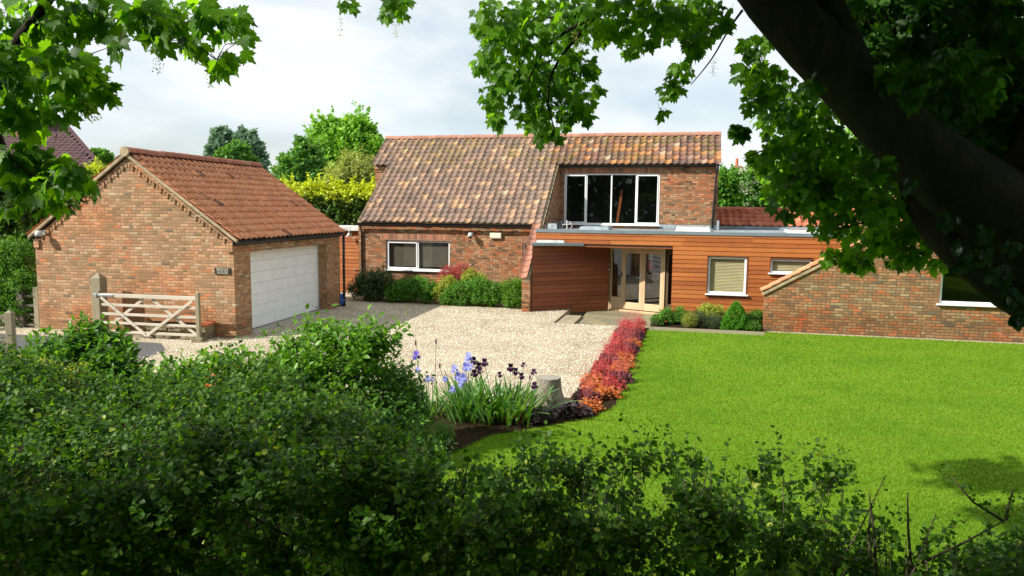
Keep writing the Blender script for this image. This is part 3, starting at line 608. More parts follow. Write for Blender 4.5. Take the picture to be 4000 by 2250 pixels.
def text_obj(body, size, loc, parent, mat, name='lettering', rx=math.pi/2, ex=.002):
    cu = bpy.data.curves.new('t', 'FONT'); cu.body = body; cu.size = size; cu.align_x = 'CENTER'; cu.align_y = 'CENTER'; cu.extrude = ex; cu.offset = .0015; cu.space_character = 1.08
    o = bpy.data.objects.new('t', cu); COL.objects.link(o); bpy.context.view_layer.update()
    me = bpy.data.meshes.new_from_object(o); bpy.data.objects.remove(o)
    me.materials.clear(); q = link(name, me, mat, parent); q.location = loc; q.rotation_euler = (rx, 0, 0); return q
text_obj('BRIDGE', .092, (0, -.027, .036), sg, M['gold']); text_obj('HOUSE', .092, (0, -.027, -.040), sg, M['gold'])

# ------------------------------------------------------------------ MAIN HOUSE
H = thing('brick_house', 'long brick and cedar clad house with mossy pantile roof and flat roofed entrance', 'house', (HF[0], HF[1], 0), -HF[2])
XA, XB, XR = -.70, 7.255, 13.41; YU, YW = 2.9, 3.0; ZL, ZU, ZR = 2.858, 5.2175, 6.378; YR = 4.38
sl = .776; ang = math.atan(sl)
low_holes = [(1.1, 3.66, 1.05, 2.18), (6.45, 7.0, .95, 2.18)]
mb = MB(); wallY(mb, -.02, XB-.05, -.3, ZL-.02, 0, low_holes, .1)
mb.poly([(-.02, 5, -.3), (-.02, 0, -.3), (-.02, 0, ZL-.05), (-.02, 2.9, ZU-.05), (-.02, 5, ZU-.05)])
mb.build('wall', M['brick_h'], H, fix=False)['label'] = 'low front brick wall with white windows'
mb = MB(); up_holes = [(7.43, 11.18, 2.82, 4.83)]
wallY(mb, XB-.3, XR-.07, 2.3, ZU-.05, YW, up_holes, .1)
mb.poly([(XR-.07, YW, -.3), (XR-.07, 5.76, -.3), (XR-.07, 5.76, ZU), (XR-.07, YR, ZR-.1), (XR-.07, YW, ZU-.03)])
mb.poly([(XA+.07, 5.76, -.3), (XA+.07, YW, -.3), (XA+.07, YW, ZU-.03), (XA+.07, YR, ZR-.1), (XA+.07, 5.76, ZU)])
mb.poly([(XA+.07, YW, -.3), (.0, YW, -.3), (0, YW, ZU-.05), (XA+.07, YW, ZU-.05)])
mb.box(XA+.05, 0, YW-.03, YW+.02, ZU-.32, ZU-.22); mb.box(XA+.05, 0, YW-.06, YW+.02, ZU-.22, ZU-.1)
mb.build('wall', M['brick_h'], H)['label'] = 'upper brick wall with the wide dark window'
# the buttress wall under the descending strip of tiles, and the side of the low roof
mb = MB(); xb0, xb1 = XB-.28, XB-.005
def zroof(y): return ZL + sl*(y+.15)
for x in (xb0, xb1): mb.poly([(x, -2.37, -.3), (x, YW, -.3), (x, YW, zroof(YW)-.12), (x, -2.37, zroof(-2.37)-.06)])
mb.poly([(xb0, -2.37, -.3), (xb1, -2.37, -.3), (xb1, -2.37, zroof(-2.37)-.06), (xb0, -2.37, zroof(-2.37)-.06)])
mb.build('buttress_wall', M['brick_h'], H, fix=False)['label'] = 'sloping brick buttress wall beside the entrance'
for q in ((1.0, 3.75, -.006, 0, 2.185, 2.43), (6.4, 6.97, -.006, 0, 2.185, 2.43), (7.33, 11.28, YW-.006, YW, 4.835, 5.06)): MB().box(*q).build('brick_lintel', M['soldier'], H)
w1 = window(H, 1.11, 3.65, 1.06, 2.17, .07, mull=(2.38,), opening=(0,), label='wide white two light window with slatted blinds', blind=('blind_w', .036, .93, .3), sill=.08)
for q in ((1.72, 2.3, .28, .30, 1.1, 2.1), (2.45, 2.85, .3, .32, 1.1, 2.1)): MB().box(*q).build('curtain', M['curtain'], w1)
room(H, 1.11, 3.65, 1.06, 2.17, .11)
window(H, 6.46, 6.99, .96, 2.17, .07, bars=(1.60,), label='narrow white window behind the buttress wall', glass='glass_d'); room(H, 6.46, 6.99, .96, 2.17, .11)
w2 = window(H, 7.44, 11.17, 2.83, 4.82, YW+.05, mull=(8.33, 9.31, 10.27), opening=(0, 3), label='wide white four light upstairs window', glass='glass', sill=.08)
MB().bar((9.50, YW+.7, 2.9), (9.66, YW+.7, 4.2), .02, .1).build('curtain', M['clad_d'], w2)
room(H, 7.44, 11.17, 2.83, 4.82, YW+.09, 2.2)
# roofs of the main house on one plane
na = 54; tw = (XR-XA)/na; LSm = (YR+.15)/math.cos(ang); gt = .2895; nt_ = int(round(LSm/gt)); gt = LSm/nt_
O0 = np.array([XA, -.15, ZL+.005]); Td = np.array([0, math.cos(ang), math.sin(ang)]); Nd = np.array([0, -math.sin(ang), math.cos(ang)])
jup = int(round((YU+.15)/math.cos(ang)/gt)); i0 = int(round((-.03-XA)/tw)); i1 = int(round((XB-XA)/tw))
V, F = pantiles(O0, (1, 0, 0), Td, Nd, na, nt_, tw, gt, lambda i, j: (i0 <= i < i1 and i < 29) or (i < 29 and j >= jup) or (i0 <= i < i1 and j < jup), amp=.06, lift=.034)
nstr = int(round(2.3/math.cos(ang)/gt)); Os = O0 - Td*gt*nstr
V3, F3 = pantiles(Os + np.array([(i1-1)*tw-.02, 0, 0]), (1, 0, 0), Td, Nd, 1, nstr, tw+.04, gt, amp=.06, lift=.034)
roof1 = trimesh('roof', V, F, M['tile_h'], H); roof1['label'] = 'long grey brown pantile slope with pale and mossy tiles'
V4, F4 = pantiles(O0, (1, 0, 0), Td, Nd, na, nt_, tw, gt, lambda i, j: i >= 29 and j >= jup, amp=.06, lift=.034)
trimesh('roof', V4, F4, M['tile_h2'], H)['label'] = 'orange mottled pantile slope above the upstairs window'
trimesh('roof_strip', V3, F3, tilemat('salmon_strip_tiles', [(0, (.26, .13, .10)), (.5, (.36, .17, .12)), (.9, (.42, .18, .11)), (1, (.2, .14, .12))], lichen=.3), H)['label'] = 'single file of pinkish tiles running down the buttress'
mb = MB()
def slab(x0, x1, y0, y1, t=.03, off=-.012):
    z0_, z1_ = zroof(y0)+off, zroof(y1)+off
    mb.hexa([(x0, y0, z0_-t), (x1, y0, z0_-t), (x1, y1, z1_-t), (x0, y1, z1_-t), (x0, y0, z0_), (x1, y0, z0_), (x1, y1, z1_), (x0, y1, z1_)])
slab(-.0, XB-.02, -.12, YU+.0); slab(XA+.04, XR-.04, YU+.003, YR); slab(XB-.27, XB-.02, -2.38, -.125, .07)
mb.hexa([(XA+.03, YR, ZR-.05), (XR-.03, YR, ZR-.05), (XR-.03, 6.0, ZU-.1), (XA+.03, 6.0, ZU-.1), (XA+.03, YR, ZR), (XR-.03, YR, ZR), (XR-.03, 6.0, ZU-.05), (XA+.03, 6.0, ZU-.05)])
mb.build('roof_underlay', M['mortar'], roof1)
ridge(MB(), (XA-.02, YR, ZR+.03), (XR+.02, YR, ZR+.03), .13, .33).build('ridge_tiles', M['ridge_h'], roof1)
gutter(H, (-.05, -.21, ZL-.07), (XB-.3, -.21, ZL-.07)); gutter(H, (XB+.05, YU-.09, ZU-.08), (XR, YU-.09, ZU-.08))
MB().box(-.03, XB-.3, -.02, -.002, ZL-.14, ZL-.02).box(XB+.02, XR-.07, YW-.02, YW-.008, ZU-.16, ZU-.05).build('fascia_board', M['black'], H)
downpipe(H, [(.14, -.21, ZL-.12), (.14, -.12, ZL-.26), (.14, -.05, ZL-.36), (.14, -.05, -.05)])
downpipe(H, [(13.27, YW-.2, ZU-.12), (13.27, YW-.1, ZU-.3), (13.20, YW-.06, 3.6), (13.17, YW-.07, 2.75)], r=.04)
for q in ((XB+.02, 7.42, YW-.012, YW, 2.7, 2.95), (11.2, XR-.06, YW-.012, YW, 2.7, 2.86), (13.34, 13.42, YW-.16, YW+.3, 2.7, 3.05)): MB().box(*q).build('lead_flashing', M['lead'], H)
# cedar front wall
YT = -1.56; ZF = 2.66
ch = [(XB, 11.83, -.3, 2.17), (12.95, 14.18, .74, 1.965), (14.865, 16.13, 1.47, 1.93)]
mb = MB(); backing(mb, XB, 17.2, -.3, ZF, YT+.03, ch)
for a, b, c, d in ch[1:]:
    e = YT+.13; mb.add([(a, YT, c), (a, e, c), (a, e, d), (a, YT, d)], [(0, 1, 2, 3)]); mb.add([(b, YT, c), (b, e, c), (b, e, d), (b, YT, d)], [(0, 1, 2, 3)])
    mb.add([(a, YT, d), (b, YT, d), (b, e, d), (a, e, d)], [(0, 1, 2, 3)])
mb.add([(11.83, YT-.02, -.3), (11.83, YT+.5, -.3), (11.83, YT+.5, 2.17), (11.83, YT-.02, 2.17)], [(0, 1, 2, 3)])
mb.build('cladding_backing', M['darkwood'], H)
mb = MB(); cladding(mb, XB, 17.2, -.15, ZF, YT, ch); mb.build('cedar_cladding', M['clad'], H, fix=False)['label'] = 'bright orange cedar boards of the entrance front'
mb = MB()
for a, b, c, d in ch[1:]:
    mb.box(a-.02, a, YT-.03, YT+.09, c, d+.02); mb.box(b, b+.02, YT-.03, YT+.09, c, d+.02); mb.box(a, b, YT-.03, YT+.09, d, d+.02)
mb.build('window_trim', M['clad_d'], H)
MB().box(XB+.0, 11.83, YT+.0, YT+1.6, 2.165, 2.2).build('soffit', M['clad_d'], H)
window(H, 12.965, 14.165, .745, 1.945, YT+.04, label='square white window with a tan pleated blind', blind=('blind', .048, 1.0, .98), fw=.07); room(H, 12.965, 14.165, .745, 1.945, YT+.2, .6)
window(H, 14.88, 16.115, 1.475, 1.915, YT+.04, label='short wide white window in the cedar wall', blind=('blind', .05, .8, .95), fw=.06); room(H, 14.88, 16.115, 1.475, 1.915, YT+.2, .6)
# flat roof
mb = MB(); mb.box(XB+.01, 17.3, YT+.05, 5.2, ZF, ZF+.02); mb.box(XB+.01, 13.33, YT+.05, YW-.01, ZF+.02, ZF+.024)
fl = mb.build('flat_roof', M['flat'], H)
MB().box(XB-.0, 17.3, YT-.045, YT+.04, ZF-.03, ZF+.085).build('roof_edge_trim', M['grey_trim'], fl, bevel=.008)
MB().box(13.45, 17.2, YT+1.2, YT+1.35, ZF+.02, ZF+.10).build('roof_kerb', M['lead'], fl, bevel=.01)
def skylight(x0, x1, y0, y1, z, h, mt, lab):
    mb = MB(); mb.hexa([(x0-.05, y0-.05, z), (x1+.05, y0-.05, z), (x1+.05, y1+.05, z), (x0-.05, y1+.05, z), (x0, y0, z+h), (x1, y0, z+h), (x1, y1, z+h), (x0, y1, z+h)])
    o = mb.build('skylight', M[mt], H, bevel=.008); o['label'] = lab
    MB().box(x0+.06, x1-.06, y0+.06, y1-.06, z+h+.002, z+h+.012).build('pane', plain('skylight_pane', (.30, .40, .38), .12, .15, 2), o)
skylight(8.5, 9.5, .3, 1.5, ZF+.02, .12, 'lead', 'low grey skylight below the upstairs window')
skylight(11.9, 13.0, .4, 1.6, ZF+.02, .17, 'white_dirty', 'white framed raised skylight near the downpipe')
skylight(15.5, 17.0, -.6, .6, ZF+.02, .13, 'white_dirty', 'pale skylight at the right end of the flat roof')
# angled dark boarding, small canopy and door set
P0 = np.array([7.26, -2.10, 0]); P1 = np.array([9.62, -.22, 0]); LW = np.linalg.norm(P1-P0); A_ = (P1-P0)/LW; N_ = np.array([A_[1], -A_[0], 0])
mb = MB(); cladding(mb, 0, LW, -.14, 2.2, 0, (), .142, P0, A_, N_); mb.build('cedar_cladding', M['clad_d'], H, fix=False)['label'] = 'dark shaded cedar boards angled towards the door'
MB().poly([tuple(P0-N_*.01+(0, 0, -.3)), tuple(P1-N_*.01+(0, 0, -.3)), tuple(P1-N_*.01+(0, 0, 2.2)), tuple(P0-N_*.01+(0, 0, 2.2))]).build('cladding_backing', M['darkwood'], H)
mb = MB(); cp = [(7.26, -2.16), (8.25, -1.605), (7.26, -1.605)]; mb.prism([(7.262, -2.22), (8.92, -1.61), (7.262, -1.61)], 2.2, 2.3)
can = mb.build('porch_canopy', M['grey_trim'], H, bevel=.006); can['label'] = 'small grey flat canopy over the angled boards'
MB().hexa([(7.35, -1.98, 2.3), (8.3, -1.78, 2.3), (8.3, -1.62, 2.3), (7.35, -1.62, 2.3), (7.37, -1.96, 2.38), (8.25, -1.77, 2.38), (8.25, -1.63, 2.38), (7.37, -1.63, 2.38)]).build('skylight', M['white_dirty'], can)
Q0 = np.array([9.70, -.08, 0]); Q1 = np.array([11.60, -.88, 0]); QL = np.linalg.norm(Q1-Q0); QA = (Q1-Q0)/QL
door = bpy.data.objects.new('entrance', None); COL.objects.link(door); door.parent = H; door.location = Q0; door.rotation_euler = (0, 0, math.atan2(QA[1], QA[0])); door['label'] = 'pale oak glazed double entrance doors with side light'
def dp(x): return (x-2386)/(2606-2386)*QL
zb, zt = -.06, 2.14
mb = MB()
for a, b in ((dp(2379), dp(2383)), (dp(2386), dp(2390)), (dp(2431), dp(2436.5)), (dp(2600), dp(2606))): mb.box(a, b, -.05, .05, zb, zt)
mb.box(dp(2390), dp(2431), -.03, .03, zb, zb+.42); mb.box(dp(2379), dp(2606), -.051, .051, zt-.10, zt); mb.box(dp(2379), dp(2600), -.12, .06, zb-.07, zb+.0)
mb.build('door_frame', M['oak'], door, bevel=.006)
sd_ = MB().add([(dp(2390), .0, zb+.42), (dp(2431), 0, zb+.42), (dp(2431), 0, zt-.1), (dp(2390), 0, zt-.1)], [(0, 1, 2, 3)]).build('side_light', M['glass_r'], door, fix=False)
for a, b, hs in ((dp(2436.5)+.005, dp(2517), 1), (dp(2517)+.004, dp(2600)-.005, -1)):
    mb = MB(); s = .105; z0, z1 = zb+.03, zt-.105
    mb.box(a, a+s, -.045, .005, z0, z1); mb.box(b-s, b, -.045, .005, z0, z1); mb.box(a+s, b-s, -.045, .005, z0, z0+.24); mb.box(a+s, b-s, -.045, .005, z1-.11, z1)
    lf = mb.build('door', M['oak'], door, bevel=.006); lf['label'] = 'glazed oak door leaf'
    MB().add([(a+s, -.02, z0+.24), (b-s, -.02, z0+.24), (b-s, -.02, z1-.11), (a+s, -.02, z1-.11)], [(0, 1, 2, 3)]).build('pane', M['glass_r'], lf, fix=False)
    if hs == 1:
        MB().box(b-.07, b-.03, -.052, -.046, 1.0, 1.2).tube([(b-.05, -.05, 1.1), (b-.05, -.10, 1.1), (b-.2, -.10, 1.1)], .011, 8).build('handle', M['steel'], lf)
        MB().box(a-.055, a-.02, -.07, -.05, 1.12, 1.26).build('lock_box', M['black'], lf)
    else:
        MB().box(a+s+.06, a+s+.24, .02, .03, 1.72, 1.98).build('notice', M['camgrey'], lf); MB().box(a+s+.06, a+s+.26, .022, .04, 1.38, 1.68).build('red_cloth', plain('red_cloth', (.6, .02, .03), .7), lf)
MB().poly([(11.60, -.9, -.1), (11.825, -1.5, -.1), (11.825, -1.5, 2.16), (11.60, -.9, 2.16)]).build('side_light', M['glass_d'], H)
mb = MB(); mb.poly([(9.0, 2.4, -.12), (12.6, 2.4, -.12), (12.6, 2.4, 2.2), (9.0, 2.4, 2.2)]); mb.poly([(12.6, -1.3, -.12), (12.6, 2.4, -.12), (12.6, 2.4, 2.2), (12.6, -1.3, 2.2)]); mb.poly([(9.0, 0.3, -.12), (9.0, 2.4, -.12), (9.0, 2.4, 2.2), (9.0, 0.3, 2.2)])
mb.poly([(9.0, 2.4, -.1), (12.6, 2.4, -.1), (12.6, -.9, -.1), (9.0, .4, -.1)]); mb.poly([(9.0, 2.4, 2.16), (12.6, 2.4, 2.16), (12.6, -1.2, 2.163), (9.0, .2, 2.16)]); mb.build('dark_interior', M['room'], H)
tag(MB().box(9.58, 9.66, -.26, -.235, 1.3, 1.34).build('door_bell', M['camgrey'], H))
# alley link between garage and house
mb = MB(); cladding(mb, -2.6, -.03, .06, 2.5, .3, (), .142); o = mb.build('cedar_cladding', M['clad'], H, fix=False); o['label'] = 'narrow cedar wall between the garage and the house'
MB().box(-2.6, -.03, .301, .42, -.3, 2.5).build('cladding_backing', M['darkwood'], H)
mb = MB(); cladding(mb, -1.75, -.1, .1, 2.04, .255, (), .142); dr = mb.build('side_door', M['clad'], H, fix=False); dr['label'] = 'cedar boarded side door in the alley'
MB().box(-.10, -.04, .24, .3, .08, 2.1).box(-1.85, -.1, .245, .3, 2.045, 2.10).build('door_frame', M['clad_d'], dr); MB().bar((-.32, .2, 1.0), (-.2, .2, 1.0), .03, .03).build('handle', M['steel'], dr)
MB().box(-1.9, -.04, .05, .3, -.1, .08).build('doorstep', M['concrete'], H)
MB().box(-2.6, -.03, .12, 2.0, 2.50, 2.66).build('link_roof', M['white_dirty'], H, bevel=.01)
# back wing with dark red tiles
wl = 2.9; Z0 = 2.80; Yb = 4.6; an2 = math.atan(.58); nt2 = 4; V, F = pantiles((13.35, Yb, Z0+.02), (1, 0, 0), (0, math.cos(an2), math.sin(an2)), (0, -math.sin(an2), math.cos(an2)), 36, nt2, .27, .31, amp=.055)
r3 = trimesh('roof', V, F, M['tile_r'], H); r3['label'] = 'low dark red tiled roof behind the flat roof'
ze = Z0 + nt2*.31*math.sin(an2); ye = Yb + nt2*.31*math.cos(an2)
MB().hexa([(13.35, Yb, Z0-.3), (23, Yb, Z0-.3), (23, ye, ze-.3), (13.35, ye, ze-.3), (13.35, Yb, Z0), (23, Yb, Z0), (23, ye, ze), (13.35, ye, ze)]).build('roof_underlay', M['lead'], r3)
MB().box(13.3, 23, ye, ye+1.5, -.3, ze-.1).build('wall', M['brick_h'], H)
ridge(MB(), (13.33, ye+.02, ze+.05), (23.0, ye+.02, ze+.05), .12, .38).build('ridge_tiles', M['tile_r'], r3)
# right brick wing with its sloping gable
YG = -4.155; XG = 14.50; zs0 = 1.10; ks = .577; XP = 19.6
def zg(x): return zs0 + ks*(x-XG)
wh = (18.99, 20.7, .98, 2.06)
mb = MB()
def gquad(x0, x1):
    mb.poly([(x0, YG, -.3), (x1, YG, -.3), (x1, YG, zg(x1)), (x0, YG, zg(x0))])
gquad(XG, wh[0]); mb.poly([(wh[0], YG, -.3), (wh[1], YG, -.3), (wh[1], YG, wh[2]), (wh[0], YG, wh[2])])
mb.poly([(wh[0], YG, wh[3]), (wh[1], YG, wh[3]), (wh[1], YG, 3.9), (XP, YG, zg(XP)), (wh[0], YG, zg(wh[0]))])
mb.poly([(wh[1], YG, -.3), (24.7, YG, -.3), (24.7, YG, zs0), (wh[1], YG, 3.9)])
e = YG+.1
mb.poly([(wh[0], YG, wh[2]), (wh[0], e, wh[2]), (wh[0], e, wh[3]), (wh[0], YG, wh[3])]); mb.poly([(wh[1], YG, wh[2]), (wh[1], e, wh[2]), (wh[1], e, wh[3]), (wh[1], YG, wh[3])])
mb.poly([(wh[0], YG, wh[3]), (wh[1], YG, wh[3]), (wh[1], e, wh[3]), (wh[0], e, wh[3])])
mb.poly([(XG, YG, -.3), (XG, YG+.3, -.3), (XG, YG+.3, zs0), (XG, YG, zs0)])
mb.poly([(17.0, YG+.32, -.3), (17.0, 3, -.3), (17.0, 3, zg(17)), (17.0, YG+.32, zg(17))])
mb.poly([(XG, YG+.3, -.3), (17.2, YG+.3, -.3), (17.2, YG+.3, zg(17.2)), (XG, YG+.3, zs0)])
mb.build('wall', M['brick_w'], H, fix=False)['label'] = 'sloping gable wall of mottled brick by the lawn'
window(H, wh[0], wh[1], wh[2]+.0, wh[3], YG+.06, label='dark white framed window in the right gable', glass='glass_d', fw=.07); room(H, wh[0], wh[1], wh[2], wh[3], YG+.13, 1.0)
a3 = math.atan(ks); nn = int((XP-XG)/math.cos(a3)/.29)+1
mb = MB(); mb.hexa([(XG-.06, YG-.05, zs0-.06), (XP, YG-.05, zg(XP)-.02), (XP, YG+.33, zg(XP)-.02), (XG-.06, YG+.33, zs0-.06), (XG-.06, YG-.05, zs0+.03), (XP, YG-.05, zg(XP)+.07), (XP, YG+.33, zg(XP)+.07), (XG-.06, YG+.33, zs0+.03)])
mb.build('verge_mortar', M['mortar'], H)
mb = MB(); T3 = np.array([math.cos(a3), 0, math.sin(a3)]); N3 = np.array([-math.sin(a3), 0, math.cos(a3)])
for k in range(nn):
    q = np.array([XG-.09, 0, zs0+.03]) + T3*k*.29; r = q + T3*.31
    p = [q+N3*.035, r+N3*.012, r+N3*.06, q+N3*.083]; mb.hexa([(p[0][0], YG-.07, p[0][2]), (p[1][0], YG-.07, p[1][2]), (p[1][0], YG+.35, p[1][2]), (p[0][0], YG+.35, p[0][2]), (p[3][0], YG-.07, p[3][2]), (p[2][0], YG-.07, p[2][2]), (p[2][0], YG+.35, p[2][2]), (p[3][0], YG+.35, p[3][2])])
mb.build('coping_tiles', M['tile_g'], H, bevel=.006)
V, F = pantiles((17.0, 3.0, zg(17)+.02), (0, -1, 0), T3, N3, 25, 10, .27, .30); trimesh('roof', V, F, M['ridge_g'], H)['label'] = 'orange pantile slope of the right wing'
mb = MB(); mb.hexa([(17.0, YG+.33, zg(17)-.05), (XP, YG+.33, zg(XP)-.05), (XP, 3, zg(XP)-.05), (17, 3, zg(17)-.05), (17.0, YG+.33, zg(17)+.0), (XP, YG+.33, zg(XP)+.0), (XP, 3, zg(XP)+.0), (17, 3, zg(17)+.0)])
mb.hexa([(24.7, YG, zs0), (XP, YG, zg(XP)), (XP, 3, zg(XP)), (24.7, 3, zs0), (24.7, YG, zs0+.05), (XP, YG, zg(XP)+.05), (XP, 3, zg(XP)+.05), (24.7, 3, zs0+.05)]); mb.build('roof_underlay', M['tile_g'], H)

# fixtures on the house
wall_camera('security_camera', 'pale dome camera on the house wall left of the alarm box', HF, 4.53, 0, 2.44)
ab = thing('alarm_box', 'cream rectangular alarm box under the house eaves', 'alarm box', tuple(l2w(HF, 5.45, -.002, 2.43)), -HF[2])
MB().box(-.22, .22, -.09, 0, -.11, .11).build('cover', M['cream'], ab, bevel=.03); MB().box(-.19, .19, -.093, -.0905, -.075, .075).build('front_panel', plain('alarm_panel', (.70, .68, .56), .4), ab, bevel=.01)
fl_ = thing('floodlight', 'black square floodlight standing on the flat roof edge beside the tiles', 'floodlight', tuple(l2w(HF, 7.78, -1.3, 2.70)), -HF[2]+.1)
MB().box(-.21, .21, -.02, .12, .0, .27).build('housing', M['black'], fl_, bevel=.02); MB().box(-.16, .16, -.027, -.0205, .04, .23).build('lens', plain('lamp_lens', (.42, .47, .48), .12, .3, 9), fl_, bevel=.01)
for q in (-.23, .23): MB().bar((q, .06, .02), (q, .06, .2), .02, .02, (0, 1, 0)).build('bracket', M['steel'], fl_)
ae = thing('roof_antenna', 'tangled small grey antenna bracket beside the floodlight on the flat roof', 'antenna', tuple(l2w(HF, 8.25, -1.1, 2.66)), -HF[2])
MB().tube([(0, 0, 0), (.0, 0, .38)], .02, 8).tube([(-.16, 0, .22), (.16, 0, .26)], .014, 6).build('mast', M['camgrey'], ae); MB().tube([(-.14, 0, .2), (-.2, -.05, .08), (-.08, -.05, .02), (.1, -.02, .05), (.18, 0, .2), (.1, .02, .33), (-.05, 0, .34)], .01, 6).build('cable_loop', M['camgrey'], ae)
wl_ = thing('wall_lamp', 'grey swan neck lamp above the cedar alley door', 'wall lamp', tuple(l2w(HF, -.42, .27, 2.3)), -HF[2])
MB().tube([(0, 0, 0), (0, -.05, .16), (0, -.15, .24), (0, -.25, .18), (0, -.27, .10)], .013, 8).build('bracket_arm', M['camgrey'], wl_, smooth=True)
MB().tube([(0, -.27, .12), (0, -.27, .08), (0, -.27, -.02)], [.03, .06, .12], 16).build('lamp_shade', M['camgrey'], wl_, smooth=True)
MB().ball((.12, -.06, -.1), .045).build('sensor', M['cream'], wl_, smooth=True)

# ------------------------------------------------------------------ gates, posts, small things by the garage
gt_ = thing('field_gate', 'pale bleached five bar timber gate propped open along the garage gable', 'gate', tuple(l2w(GF, 0, -.62, 0)), -GF[2])
for z0, z1, th in ((1.045, 1.14, .07), (.81, .88, .03), (.57, .64, .03), (.345, .41, .03), (.11, .18, .03)):
    MB().bar((-3.50, 0, (z0+z1)/2), (-.68, 0, (z0+z1)/2), th, z1-z0).build('rail', M['palewood'], gt_, bevel=.006)
MB().box(-3.56, -3.46, -.045, .045, .04, 1.22).build('hanging_stile', M['oldwood'], gt_, bevel=.01)
MB().prism([(-.70, -.045), (-.60, -.045), (-.60, .045), (-.70, .045)], .06, 1.24).build('end_stile', M['oldwood'], gt_, bevel=.01)
for a, b, y in (((-3.42, 1.04), (-2.12, .08), -.04), ((-.78, 1.03), (-2.12, .08), -.04), ((-3.1, .40), (-2.22, 1.03), .04), ((-.74, .15), (-1.99, 1.03), .04)):
    MB().bar((a[0], y, a[1]), (b[0], y, b[1]), .022, .075, (1, 0, 1)).build('brace', M['palewood'], gt_, bevel=.005)
MB().box(-3.6, -3.05, -.052, -.040, 1.065, 1.12).box(-3.62, -3.52, -.075, -.05, 1.05, 1.13).build('hinge', M['steel'], gt_, bevel=.005)
MB().box(-3.6, -3.42, -.06, -.046, .2, .25).box(-3.6, -3.52, -.09, -.06, .17, .28).build('hinge', M['steel'], gt_, bevel=.005)
mb = MB()
for xx, zz in ((-3.0, .74), (-2.75, .56), (-2.45, .32), (-1.78, .34), (-1.45, .6), (-1.1, .83), (-2.15, .13)): MB().tube([(xx, -.062, zz), (xx, -.05, zz)],.014, 8).build('bolt', M['steel'], gt_)
gp = thing('gate_post', 'thick weathered timber gate post with pointed top behind the gate hinge', 'post', tuple(l2w(GF, -3.66, -.42, 0)), -GF[2])
MB().add([(-.14, -.13, -.2), (.14, -.13, -.2), (.14, .13, -.2), (-.14, .13, -.2), (-.14, -.13, 1.52), (.14, -.13, 1.52), (.14, .13, 1.52), (-.14, .13, 1.52), (0, 0, 1.66)],
         [(0,3,2,1),(0,1,5,4),(1,2,6,5),(2,3,7,6),(3,0,4,7),(4,5,8),(5,6,8),(6,7,8),(7,4,8)]).build('post_shaft', M['oldwood'], gp, bevel=.012)
sb = thing('stone_trough', 'low dry stone raised bed with a red tile corner behind the gate', 'stone bed', tuple(l2w(GF, -1.5, -.25, 0)), -GF[2])
mb = MB(); x = -.95
for row in range(4):
    x = -.95
    while x < .9:
        l = random.uniform(.1, .26); mb.box(x, min(x+l, .92)-.012, -.2+random.uniform(-.015, .015), .2, row*.09+.004, row*.09+.085); x += l
mb.build('stones', M['stone2'], sb, bevel=.015); MB().box(-.9, .88, -.15, .19, .2, .36).build('soil_fill', M['soil'], sb)
MB().hexa([(.74, -.24, .375), (.98, -.24, .36), (.98, .2, .4), (.74, .2, .42), (.74, -.24, .41), (.98, -.24, .40), (.98, .2, .44), (.74, .2, .46)]).build('coping_tile', M['terracotta'], sb)
tag(MB().box(-.13, .13, -.08, .08, 0, .1).build('loose_brick', M['stone2'], bevel=.012), 'single loose brick lying on gravel at the foot of the gate end', 'brick').location = l2w(GF, -.62, -.72, .0)
fe = thing('timber_stile', 'short dark weathered post and rail stile at the left corner of the garage', 'fence', tuple(l2w(GF, -6.3, .1, 0)), -GF[2])
MB().box(-.40, -.20, -.08, .08, -.2, 1.12).build('post', M['darkwood'], fe, bevel=.01); MB().box(.16, .32, -.08, .08, -.2, 1.14).build('post', M['oldwood'], fe, bevel=.01)
for z in (.88, .62, .37, .08): MB().box(-.2, .16, -.03, .03, z-.03, z+.03).build('rail', M['darkwood'], fe)
fg = thing('gate_end', 'end post of a grey timber gate with horizontal rails at the far left', 'gate', (-10.72, 15.5, 0), 0)
MB().add([(-.075, -.06, -.1), (.075, -.06, -.1), (.075, .06, -.1), (-.075, .06, -.1), (-.075, -.06, 1.12), (.075, -.06, 1.12), (.075, .06, 1.12), (-.075, .06, 1.12), (0, 0, 1.18)],
         [(0,3,2,1),(0,1,5,4),(1,2,6,5),(2,3,7,6),(3,0,4,7),(4,5,8),(5,6,8),(6,7,8),(7,4,8)]).build('post', M['oldwood'], fg, bevel=.008)
for z in (1.02, .76, .5, .25): MB().bar((-.075, 0, z), (-3.2, -.6, z), .05, .09 if z > 1 else .06).build('rail', M['oldwood'], fg)
bag = MB(); bag.ball((0, 0, .2), .2, 14, 10, (1, .8, 1.15)); bg_ = bag.build('plastic_bag', M['bluebag'], smooth=False)
for v_ in bg_.data.vertices: v_.co += Vector(rng.normal(size=3)*.018); v_.co.z = max(.0, v_.co.z)
tag(bg_, 'crumpled blue plastic bag on gravel at the far garage corner', 'bag').location = l2w(HF, .62, -2.9, 0)
pt = MB().tube([(0, 0, 0), (0, 0, .17), (0, 0, .175), (0, 0, .21)], [.07, .1, .115, .118], 18).build('plant_pot', M['terracotta'], smooth=False)
tag(pt, 'small terracotta pot in front of the blue bag', 'pot').location = l2w(HF, .48, -3.15, 0)

